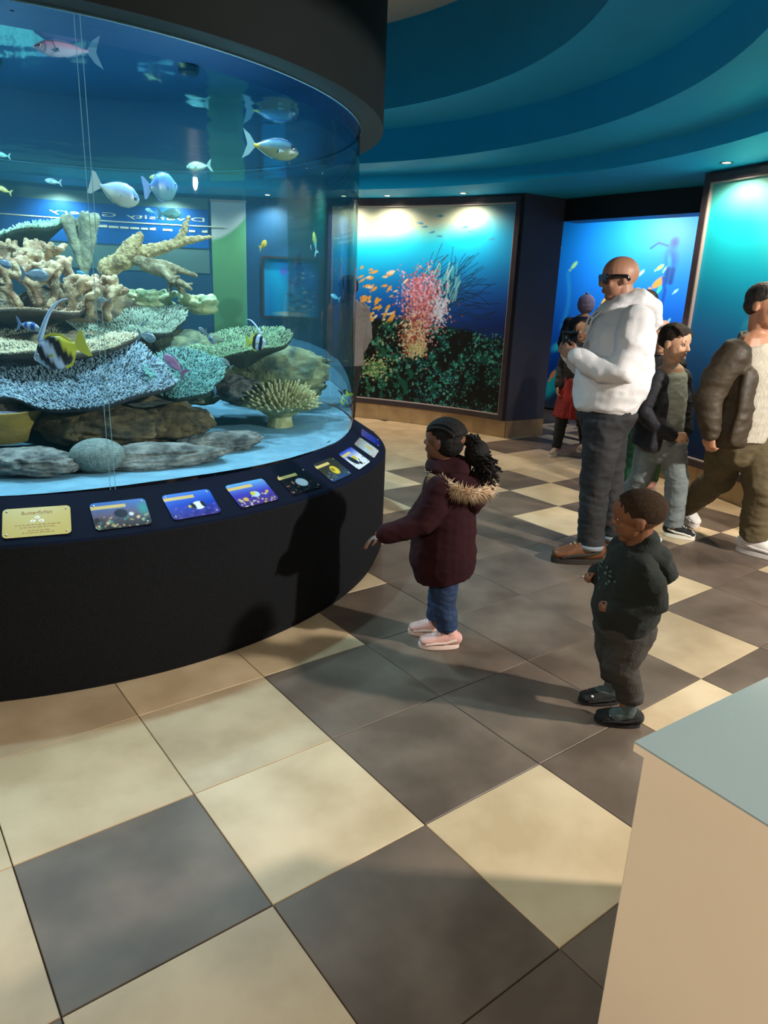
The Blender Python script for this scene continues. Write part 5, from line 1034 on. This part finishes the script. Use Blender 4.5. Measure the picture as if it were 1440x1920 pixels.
# ---------------- man in the white hoodie
def hoodie_man():
    o = person((1.25, 4.05, 0), 'bald man in a white hoodie and dark jeans wearing black sunglasses')
    g = Geo(); H = .235; c = V(1.215, 4.05, 1.600); f = V(-1, -0.04, -0.10); u = V(-0.1, 0, 1)
    q, r, ax = head_geo(g, c, H, f, u, 0.0, V(1.275, 4.05, 1.42), 0.062)
    S = (0, 1, 0)
    g.tube([V(1.275, 4.05, 1.43), V(1.27, 4.05, 1.2), V(1.26, 4.05, 1.0), V(1.25, 4.05, .86)], [(.15, .075), (.15, .10), (.13, .10), (.13, .10)], side=S)
    W1 = V(1.000, 3.90, 1.195); g.tube([V(1.265, 3.86, 1.38), V(1.21, 3.80, 1.14), W1], [.05, .042, .03]); hand_geo(g, W1, V(-.62, .5, .28), V(-.7, -.7, .1), 0.17, 1, 0.75)
    W2 = V(1.02, 4.16, 1.20); g.tube([V(1.265, 4.24, 1.38), V(1.20, 4.30, 1.14), W2], [.05, .042, .03]); hand_geo(g, W2, V(-.62, -.45, .3), V(-.7, .7, .1), 0.17, -1, 0.75)
    LEG = ((3.96, 1.215, 1.205, 1.225), (4.15, 1.285, 1.345, 1.405))
    for y, hx, kx, ax_ in LEG: g.tube([V(hx + .02, y, .78), V(kx, y, .50), V(ax_, y, .10)], [.065, .055, .04])
    fuse('body', g, skin('skin_tanned', (166, 120, 96), (150, 104, 82)), o, 0.0055, 3); face_bits(o, q, H, ax, brow=(60, 44, 34), lip=(150, 92, 80))
    m_b = mat('sunglasses_black', (10, 10, 12), 0.15); sg = Geo()
    f_, r_, u_ = ax
    gl = None
    for s in (-1, 1):
        g2 = Geo().box(q(.345, .155 * s, .03), (.006, .033, .025), ax); gl_ = mesh('sunglasses', g2, m_b, o if gl is None else gl, bevel=0.005) if gl is None else mesh('lens', g2, m_b, gl, bevel=0.005); gl = gl or gl_
    mesh('bridge', Geo().box(q(.35, 0, .055), (.005, .012, .006), ax), m_b, gl)
    for s in (-1, 1): mesh('temple', Geo().tube([q(.36, .29 * s, .07), q(.15, .345 * s, .07), q(-.07, .375 * s, .055), q(-.13, .36 * s, -.03)], [(.010, .003)] * 4, side=u_, n=8), m_b, gl, smooth=True)
    g = Geo(); g.ell(q(-.06, 0, .13), (.425 * H, .345 * H, .345 * H), ax, 22, 14)
    m_w = mat('hoodie_white', (224, 222, 224), 0.9, (218, 216, 218), 8, bump=0.15, bscale=150); g = Geo()
    g.tube([V(1.275, 4.05, 1.47), V(1.28, 4.05, 1.43), V(1.275, 4.05, 1.33), V(1.27, 4.05, 1.18), V(1.26, 4.05, 1.05), V(1.245, 4.05, .965), V(1.24, 4.05, .905)], [(.11, .08), (.20, .125), (.225, .17), (.225, .195), (.215, .20), (.19, .180), (.172, .165)], side=S, n=26, cap='flat')
    g.tube([V(1.275, 3.85, 1.385), V(1.26, 3.81, 1.28), V(1.215, 3.795, 1.13), V(1.12, 3.83, 1.135), V(1.02, 3.89, 1.187)], [.092, .088, .08, .07, .05], n=16)
    g.tube([V(1.275, 4.25, 1.385), V(1.25, 4.29, 1.28), V(1.21, 4.305, 1.13), V(1.12, 4.26, 1.135), V(1.035, 4.17, 1.19)], [.092, .088, .08, .07, .05], n=16)
    g.tube([V(1.18, 4.05, .98), V(1.17, 4.05, 1.08)], [(.15, .135), (.13, .125)], side=S, n=18)
    hd_ = fuse('hoodie', g, m_w, o, 0.009, 5, folds(0.018, 5.5, 7, (1, 1, 1.5), 0.003))
    mesh('hem_band', Geo().tube([V(1.243, 4.05, .945), V(1.24, 4.05, .893)], [(.178, .170), (.170, .163)], side=S, n=40, cap='flat'), m_w, hd_, smooth=True)
    for a in ((V(1.03, 3.885, 1.185), V(.999, 3.903, 1.196)), (V(1.045, 4.17, 1.19), V(1.015, 4.158, 1.20))): mesh('cuff', Geo().tube(list(a), .047, n=18), m_w, hd_, smooth=True)
    g = Geo(); g.tube([V(1.165, 4.05, 1.44), V(1.235, 4.05, 1.478), V(1.33, 4.05, 1.50), V(1.40, 4.05, 1.455), V(1.425, 4.05, 1.385), V(1.40, 4.05, 1.33)], [(.09, .03), (.125, .05), (.14, .06), (.135, .06), (.115, .05), (.06, .03)], side=S, n=20)
    fuse('hood', g, m_w, hd_, 0.008, 4, folds(0.012, 8, 3))
    for y in (4.01, 4.09): mesh('drawstring', Geo().tube([V(1.14, y, 1.44), V(1.09, y, 1.39), V(1.068, y, 1.31)], .006, n=8), m_w, hd_, smooth=True)
    m_j = mat('jeans_black', (24, 24, 27), 0.85, (42, 42, 46), 5, 5, bump=0.2, bscale=130); g = Geo()
    g.tube([V(1.245, 4.05, .95), V(1.25, 4.05, .86), V(1.25, 4.05, .78)], [(.162, .150), (.172, .165), (.14, .13)], side=S, n=22)
    for y, hx, kx, ax_ in LEG: g.tube([V(hx, y * .8 + 4.05 * .2, .84), V((hx + kx) / 2, y, .66), V(kx, y, .49), V((kx + ax_) / 2, y, .28), V(ax_, y, .10)], [.115, .098, .084, .074, .076], n=18, cap='flat')
    jn = fuse('jeans', g, m_j, o, 0.008, 3, folds(0.014, 8, 5, (1, 1, 2.2), 0.002))
    h = Geo()
    for y, hx, kx, ax_ in LEG: mesh('turn_up', Geo().tube([V(ax_, y, .118), V(ax_, y, .092)], .078, n=20, cap='flat'), mat('denim_pale', (120, 126, 134), 0.85), jn, smooth=True)
    m_s = mat('leather_tan', (112, 66, 32), 0.45, (86, 48, 22), 8, bump=0.1, bscale=60); m_so = mat('boot_sole', (30, 22, 18), 0.7)
    for (hx, hy), (tx, ty) in (((1.305, 3.955), (1.005, 3.945)), ((1.485, 4.15), (1.19, 4.135))): shoe(o, (hx, hy, 0), (tx, ty, 0), 0.105, 0.115, m_s, m_so, 'leather_shoe', 0.015, 0.03, 0.006, laces=mat('lace_cream', (196, 180, 150), 0.7))
    # the cup in his hands is a thing of its own
    c_ = V(.985, 4.03, 1.222); cup_ = thing('drinking_cup', c_, 'black takeaway cup held by the man in the white hoodie', 'cup')
    mesh('cup_body', Geo().tube([c_, c_ + V(0, 0, .085)], [.036, .042], n=24, cap='flat'), mat('cup_black', (16, 15, 17), 0.35), cup_, smooth=True); mesh('lid', Geo().tube([c_ + V(0, 0, .085), c_ + V(0, 0, .097)], [.045, .043], n=24, cap='flat'), mat('lid_black', (22, 22, 24), 0.4), cup_, smooth=True)
hoodie_man()
# ---------------- boy in the grey shirt walking
def shirt_boy():
    o = person((1.80, 4.5, 0), 'boy with an open navy jacket over a grey shirt walking past')
    g = Geo(); H = .225; c = V(1.752, 4.50, 1.252); f = V(.62, -.75, -.10); u = V(0, 0, 1); S = V(.78, .62, 0)
    q, r, ax = head_geo(g, c, H, f, u, 0.3, V(1.755, 4.52, 1.07), 0.048)
    g.tube([V(1.755, 4.52, 1.07), V(1.76, 4.52, .9), V(1.76, 4.52, .64)], [(.13, .07), (.12, .09), (.12, .10)], side=S)
    W1 = V(1.775, 4.36, .705); g.tube([V(1.645, 4.42, 1.03), V(1.575, 4.42, .83), W1], [.045, .038, .026]); hand_geo(g, W1, V(.8, -.3, .05), V(-.2, -.9, .3), 0.13, 1, 0.9)
    W2 = V(1.945, 4.60, .68); g.tube([V(1.865, 4.61, 1.04), V(1.93, 4.66, .86), W2], [.045, .038, .026]); hand_geo(g, W2, V(.1, -.1, -1), V(.8, .5, 0), 0.13, -1, 0.5)
    LEG = ((V(1.81, 4.47, .64), V(1.885, 4.47, .395), V(1.925, 4.50, .085)), (V(1.72, 4.56, .64), V(1.71, 4.62, .38), V(1.665, 4.80, .12)))
    for a, b, d in LEG: g.tube([a, b, d], [.055, .045, .034])
    fuse('body', g, sk_l, o, 0.005, 3); face_bits(o, q, H, ax, brow=(44, 30, 22), lip=(176, 100, 90))
    g = Geo(); g.ell(q(-.10, 0, .20), (.42 * H, .385 * H, .36 * H), ax, 20, 14); g.ell(q(-.19, 0, .04), (.30 * H, .37 * H, .22 * H), ax, 18, 12)
    for k in range(9): b = -.28 + .07 * k; g.tube([q(.0, b, .50 - .6 * b * b), q(.20, b + .02, .43 - .8 * b * b), q(.315, b * .9 + .03, .30 - .9 * b * b)], [.045 * H, .045 * H, .022 * H], n=8)
    fuse('hair', g, mat('hair_dark_brown', (30, 21, 16), 0.75, (42, 30, 22), 40, bump=0.6, bscale=120, spec=0.2), o, 0.005, 2, lambda P, N: 0.004 * (fbm(P * 60, 2, 3) - .4))
    g = Geo(); g.tube([V(1.755, 4.52, 1.10), V(1.757, 4.52, 1.06), V(1.76, 4.52, .95), V(1.765, 4.52, .80), V(1.765, 4.52, .66)], [(.075, .055), (.14, .08), (.145, .105), (.142, .11), (.145, .115)], side=S, n=22, cap='flat')
    fuse('shirt', g, mat('shirt_grey', (150, 156, 146), 0.9, (140, 146, 138), 8, bump=0.15), o, 0.007, 4, folds(0.008, 9, 4))
    m_n = mat('jacket_navy', (20, 20, 30), 0.75, (15, 15, 23), 8, bump=0.15, bscale=120); g = Geo()
    nb = V(-f.x, -f.y, 0).normalized(); cc = lambda z: V(1.76, 4.52, z) + nb * .045
    g.tube([cc(1.085), cc(1.05), cc(.92), cc(.76), cc(.62)], [(.11, .06), (.165, .085), (.172, .105), (.176, .115), (.185, .12)], side=S, n=22, cap='flat')
    g.tube([V(1.645, 4.43, 1.03), V(1.60, 4.42, .93), V(1.580, 4.41, .84), V(1.66, 4.38, .77), V(1.755, 4.365, .712)], [.070, .066, .062, .055, .044], n=14)
    g.tube([V(1.865, 4.61, 1.03), V(1.91, 4.65, .93), V(1.935, 4.66, .84), V(1.945, 4.605, .71)], [.066, .062, .058, .046], n=14)
    for sgn in (-1, 1): g.tube([cc(1.07) + S * .10 * sgn - nb * .045, cc(.9) + S * .135 * sgn - nb * .10, cc(.72) + S * .150 * sgn - nb * .105, cc(.62) + S * .155 * sgn - nb * .10], [(.04, .022), (.052, .026), (.055, .028), (.055, .028)], side=S, n=12)
    for sgn in (-1, 1): g.tube([cc(1.0) + S * .115 * sgn - nb * .04, cc(.85) + S * .135 * sgn - nb * .05, cc(.64) + S * .14 * sgn - nb * .05], [(.055, .06), (.05, .07), (.055, .075)], side=S, n=14)
    fuse('jacket', g, m_n, o, 0.0075, 4, folds(0.008, 9, 11))
    m_p = mat('trousers_grey', (118, 126, 126), 0.85, (104, 112, 112), 10, bump=0.2); g = Geo()
    g.tube([V(1.765, 4.52, .69), V(1.765, 4.52, .60)], [(.135, .11), (.13, .11)], side=S)
    for a, b, d in LEG: g.tube([a, a.lerp(b, .5), b, b.lerp(d, .5), d], [.092, .082, .072, .064, .060], n=16, cap='flat')
    fuse('trousers', g, m_p, o, 0.007, 3, folds(0.010, 9, 3, (1, 1, 2)))
    m_s = mat('canvas_black', (16, 17, 22), 0.8); m_so = mat('sole_white', (222, 220, 206), 0.6)
    s_ = shoe(o, (1.885, 4.53, 0), (2.065, 4.455, 0), .085, .07, m_s, m_so, 'canvas_shoe', .015, .026, .005, laces=mat('lace_white', (230, 228, 220), 0.7)); mesh('toe_cap', Geo().ell(V(2.04, 4.466, .034), (.035, .034, .026), None, 14, 8), m_so, s_, smooth=True)
    shoe(o, (1.63, 4.86, .07), (1.735, 4.72, .0), .085, .065, m_s, m_so, 'canvas_shoe', .015, .024, .006)
shirt_boy()
# ---------------- man in the brown jacket walking
def jacket_man():
    o = person((2.2, 4.3, 0), 'man in an open brown jacket and khaki trousers walking at the edge of the picture')
    g = Geo(); H = .25; c = V(2.135, 4.25, 1.490); f = V(.55, -.83, -.05); u = V(.06, 0, 1); S = V(.83, .55, 0)
    q, r, ax = head_geo(g, c, H, f, u, 0.0, V(2.15, 4.29, 1.27), 0.062)
    g.tube([V(2.15, 4.29, 1.28), V(2.16, 4.30, 1.0), V(2.16, 4.30, .70)], [(.17, .09), (.16, .12), (.15, .12)], side=S)
    W1 = V(1.905, 4.16, .76); g.tube([V(1.955, 4.17, 1.22), V(1.865, 4.19, .97), W1], [.06, .05, .034]); hand_geo(g, W1, V(.12, -.1, -1), V(-.7, -.6, 0), 0.165, 1, 0.7)
    W2 = V(2.50, 4.45, .80); g.tube([V(2.37, 4.42, 1.22), V(2.46, 4.48, .99), W2], [.06, .05, .034]); hand_geo(g, W2, V(0, -.1, -1), V(.7, .6, 0), 0.165, -1, 0.6)
    LEG = ((V(2.235, 4.27, .72), V(2.29, 4.19, .42), V(2.315, 4.23, .11)), (V(2.10, 4.33, .72), V(2.15, 4.46, .42), V(2.10, 4.80, .13)))
    for a, b, d in LEG: g.tube([a, b, d], [.07, .058, .042])
    fuse('body', g, sk_m, o, 0.006, 3); face_bits(o, q, H, ax, brow=(30, 22, 18), lip=(156, 92, 82))
    g = Geo(); g.ell(q(-.10, 0, .20), (.415 * H, .375 * H, .345 * H), ax, 20, 14); g.ell(q(-.20, 0, .0), (.29 * H, .36 * H, .24 * H), ax, 18, 12)
    fuse('hair', g, mat('hair_dark', (28, 21, 17), 0.6, (40, 30, 24), 40, bump=0.6, bscale=120), o, 0.006, 2, lambda P, N: 0.006 * (fbm(P * 50, 2, 3) - .4))
    g = Geo(); g.tube([V(2.15, 4.29, 1.30), V(2.155, 4.285, 1.25), V(2.16, 4.27, 1.1), V(2.165, 4.27, .9), V(2.165, 4.27, .72)], [(.08, .07), (.17, .10), (.175, .13), (.17, .135), (.17, .14)], side=S, n=22, cap='flat')
    fuse('jumper', g, mat('jumper_cream', (190, 182, 166), 0.95, (172, 164, 150), 60, 2, bump=0.6, bscale=110, stretch=(2, 2, 0.5)), o, 0.008, 4, folds(0.008, 8, 4))
    m_n = mat('jacket_brown', (66, 54, 38), 0.6, (54, 44, 31), 7, bump=0.15, bscale=90); g = Geo()
    nb = V(-f.x, -f.y, 0).normalized(); cc = lambda z: V(2.16, 4.30, z) + nb * .05
    g.tube([cc(1.285), cc(1.24), cc(1.08), cc(.88), cc(.72)], [(.12, .07), (.215, .105), (.22, .13), (.215, .14), (.215, .145)], side=S, n=24, cap='flat')
    g.tube([V(1.965, 4.17, 1.215), V(1.90, 4.175, 1.09), V(1.868, 4.18, .96), V(1.885, 4.165, .86), V(1.903, 4.16, .775)], [.094, .086, .078, .068, .056], n=16)
    g.tube([V(2.37, 4.42, 1.215), V(2.43, 4.46, 1.09), V(2.465, 4.48, .97), V(2.495, 4.45, .82)], [.09, .084, .078, .06], n=16)
    for sgn in (-1, 1): g.tube([cc(1.275) + S * .10 * sgn - nb * .06, cc(1.1) + S * .135 * sgn - nb * .13, cc(.88) + S * .145 * sgn - nb * .14, cc(.72) + S * .150 * sgn - nb * .13], [(.06, .03), (.095, .035), (.10, .036), (.10, .036)], side=S, n=12)
    for sgn in (-1, 1): g.tube([cc(1.2) + S * .14 * sgn - nb * .04, cc(1.0) + S * .165 * sgn - nb * .06, cc(.74) + S * .165 * sgn - nb * .06], [(.07, .08), (.065, .09), (.07, .095)], side=S, n=14)
    jk = fuse('jacket', g, m_n, o, 0.009, 4, folds(0.012, 7, 13))
    fuse('collar', Geo().tube([V(2.02, 4.19, 1.26), V(2.06, 4.33, 1.315), V(2.17, 4.40, 1.325), V(2.29, 4.37, 1.26)], [(.035, .018)] * 4, side=(0, 0, 1), n=10), m_n, jk, .008, 2)
    m_p = mat('trousers_khaki', (92, 80, 54), 0.85, (78, 67, 44), 8, bump=0.2); g = Geo()
    g.tube([V(2.165, 4.29, .77), V(2.165, 4.29, .66)], [(.17, .14), (.165, .14)], side=S)
    for a, b, d in LEG: g.tube([a, a.lerp(b, .5), b, b.lerp(d, .5), d], [.118, .108, .096, .086, .082], n=18, cap='flat')
    fuse('trousers', g, m_p, o, 0.009, 3, folds(0.015, 8, 3, (1, 1, 2)))
    m_s = mat('trainer_white', (214, 208, 204), 0.6, (202, 196, 192), 14); 
    shoe(o, (2.255, 4.275, 0), (2.47, 4.10, 0), .10, .095, m_s, m_s, 'trainer', .012, .03, .006, laces=mat('lace_white', (230, 228, 220), 0.7)); shoe(o, (2.06, 4.90, .10), (2.17, 4.70, .0), .10, .09, m_s, m_s, 'trainer', .012, .03, .007)
jacket_man()
# ---------------- people further back: simpler figures, same build
def walker(base, Ht, f, label, hair, top, legs, shoes, skin_, longhair=False, hat=None, child=0.3, stride=0.18, arm=0.0, extra=None, sh=0.0, jacket=None, skirt=None):
    b = Vector(base); f = Vector(f).normalized(); s = V(f.y, -f.x, 0); k = Ht / 1.7; hH = Ht / (7.2 - 1.2 * child); P = lambda a, l, z: b + f * (a * k) + s * (l * k) + V(0, 0, z * k)
    o = person(b, label); g = Geo(); c = b + f * (.02 * k) + V(0, 0, Ht - hH * .5); sh_z = (Ht - hH * 1.22) / k
    q, r, ax = head_geo(g, c, hH, f, V(0, 0, 1), child, P(-.02, 0, sh_z - .02), .05 * k)
    g.tube([P(-.02, 0, sh_z), P(0, 0, sh_z - .25), P(0, 0, .86)], [(.15 * k, .08 * k), (.14 * k, .1 * k), (.14 * k, .11 * k)], side=s)
    ARM = []
    for sg in (-1, 1):
        a0, a1, a2 = P(-.02, .185 * sg, sh_z - .04), P(-.04 + .05 * sg * stride + arm * .3, .235 * sg, sh_z - .30), P(.06 + .2 * sg * stride + arm, .21 * sg, sh_z - .53 + arm * .5); ARM.append((a0, a1, a2)); g.tube([a0, a1, a2], [.05 * k, .042 * k, .03 * k]); hand_geo(g, a2, a2 - a1, s * sg, .17 * k, -sg, .5)
    LEG = []
    for sg in (-1, 1):
        l0, l1, l2 = P(0, .09 * sg, .86), P(.5 * stride * sg + .03, .095 * sg, .48), P(stride * sg - (.04 if sg < 0 else 0), .09 * sg, .09); LEG.append((l0, l1, l2)); g.tube([l0, l1, l2], [.08 * k, .06 * k, .042 * k])
    fuse('body', g, skin_, o, max(.006, .0075 * k), 2); face_bits(o, q, hH, ax)
    g = Geo(); g.ell(q(-.10, 0, .19), (.42 * hH, .385 * hH, .355 * hH), ax, 18, 12); g.ell(q(-.2, 0, .02), (.30 * hH, .37 * hH, .26 * hH), ax, 16, 10)
    if longhair:
        for sg in (-1, 1): g.tube([q(0, .33 * sg, .22), q(-.04, .39 * sg, -.15), q(-.08, .36 * sg, -.62)], [.12 * hH, .13 * hH, .07 * hH], n=10)
        g.tube([q(-.3, 0, .1), q(-.38, 0, -.3), q(-.34, 0, -.7)], [(.34 * hH, .12 * hH), (.38 * hH, .12 * hH), (.28 * hH, .08 * hH)], side=s, n=12)
    fuse('hair', g, hair, o, .008 * k, 2, lambda Pq, N: .006 * (fbm(Pq * 45, 2, 3) - .4))
    if hat: 
        hb = fuse('beanie', Geo().ell(q(-.06, 0, .22), (.47 * hH, .42 * hH, .40 * hH), ax, 20, 14).tube([q(-.05, 0, .13), q(-.05, 0, .05)], [(.43 * hH, .48 * hH)] * 2, side=s, n=20), hat, o, .006, 2, lambda Pq, N: .004 * np.sin(Pq[:, 0] * 500) ); mesh('pompom', Geo().ell(q(-.10, 0, .64), .10 * hH), hat, hb, smooth=True)
    g = Geo(); g.tube([P(-.02, 0, sh_z + .05), P(-.02, 0, sh_z), P(0, 0, sh_z - .2), P(0, 0, 1.0), P(0, 0, .84)], [(.09 * k, .07 * k), (.20 * k, .105 * k), (.205 * k, .14 * k), (.19 * k, .14 * k), (.20 * k, .15 * k)], side=s, n=20, cap='flat')
    for a0, a1, a2 in ARM: g.tube([a0, a1, a1.lerp(a2, .92)], [.078 * k, .068 * k, .05 * k], n=12)
    fuse(jacket or 'jacket', g, top, o, .010 * k, 4, folds(.012 * k, 8, 5))
    g = Geo(); g.tube([P(0, 0, .92), P(0, 0, .80)], [(.16 * k, .13 * k)] * 2, side=s)
    for l0, l1, l2 in LEG: g.tube([l0, l1, l2], [.10 * k, .08 * k, .06 * k], n=14, cap='flat')
    fuse('trousers', g, legs, o, .010 * k, 3, folds(.012 * k, 8, 3, (1, 1, 2)))
    if skirt: fuse('skirt', Geo().tube([P(0, 0, .98), P(.01, 0, .75), P(.02, 0, .48)], [(.17 * k, .14 * k), (.22 * k, .20 * k), (.26 * k, .25 * k)], side=s, n=22, cap='flat'), skirt, o, .01 * k, 2, folds(.02, 7, 5, (3, 3, .4)))
    for i, (l0, l1, l2) in enumerate(LEG): hp = V(l2.x, l2.y, 0) - f * (.07 * k); shoe(o, hp, hp + f * (.27 * k), .09 * k, .08 * k, shoes, mat('sole_white', (222, 220, 206), 0.6), 'shoe', .01, .024, .007)
    return o
m_dark = mat('jacket_black', (20, 20, 24), 0.7, (15, 15, 18), 8); m_hb = mat('hair_dark', (28, 21, 17)); m_pk = mat('shoe_pink', (196, 140, 130), 0.7); m_gn = mat('leggings_green', (24, 84, 56), 0.8, (20, 70, 46), 9)
walker((1.86, 7.10, 0), 1.30, (-.55, -.83, 0), 'child in a black jacket and red skirt in the doorway', mat('hair_brown', (52, 36, 26), 0.6, (70, 50, 36), 40), m_dark, mat('leggings_black', (22, 22, 28), 0.8), mat('shoe_beige', (170, 150, 136), 0.7), sk_l, True, child=.5, stride=.26, skirt=mat('skirt_red', (150, 34, 30), 0.8, (124, 26, 24), 8))
walker((2.23, 8.55, 0), 1.53, (.5, .85, 0), 'person in a lilac knitted beanie seen from behind in the far room', m_hb, mat('jacket_slate', (34, 42, 56), 0.7, (26, 32, 44), 8), mat('trousers_dark', (30, 30, 36), 0.8), m_dark, sk_l, False, mat('beanie_lilac', (168, 158, 186), 0.95, (146, 136, 166), 60, bump=.5), child=.2, stride=.06)
walker((2.66, 8.8, 0), 1.66, (.6, .8, 0), 'dark haired person in a blue jacket standing behind the beanie', m_hb, mat('jacket_blue', (36, 52, 78), 0.7, (28, 42, 64), 8), mat('trousers_dark', (30, 30, 36), 0.8), m_dark, sk_l, False, child=0, stride=.05)
walker((2.14, 6.25, 0), 1.585, (-.2, .98, 0), 'dark haired woman in a pink top behind the white hoodie', m_hb, mat('top_pink', (196, 160, 156), 0.85, (180, 144, 140), 8), m_dark, m_pk, sk_l, True, child=0, stride=.05)
walker((2.08, 5.62, 0), 1.31, (-.45, -.89, 0), 'child in green leggings walking behind the boy in the grey shirt', m_hb, m_dark, m_gn, m_pk, sk_l, True, child=.4, stride=.24)
walker((-0.42, 7.0, 0), 1.62, (-.75, .62, 0), 'person in a grey jacket with striped cuffs behind the far edge of the tank', m_hb, mat('jacket_grey', (132, 124, 120), 0.85, (118, 110, 106), 8), mat('trousers_dark', (30, 30, 36), 0.8), m_dark, sk_d, False, child=0, stride=.05)
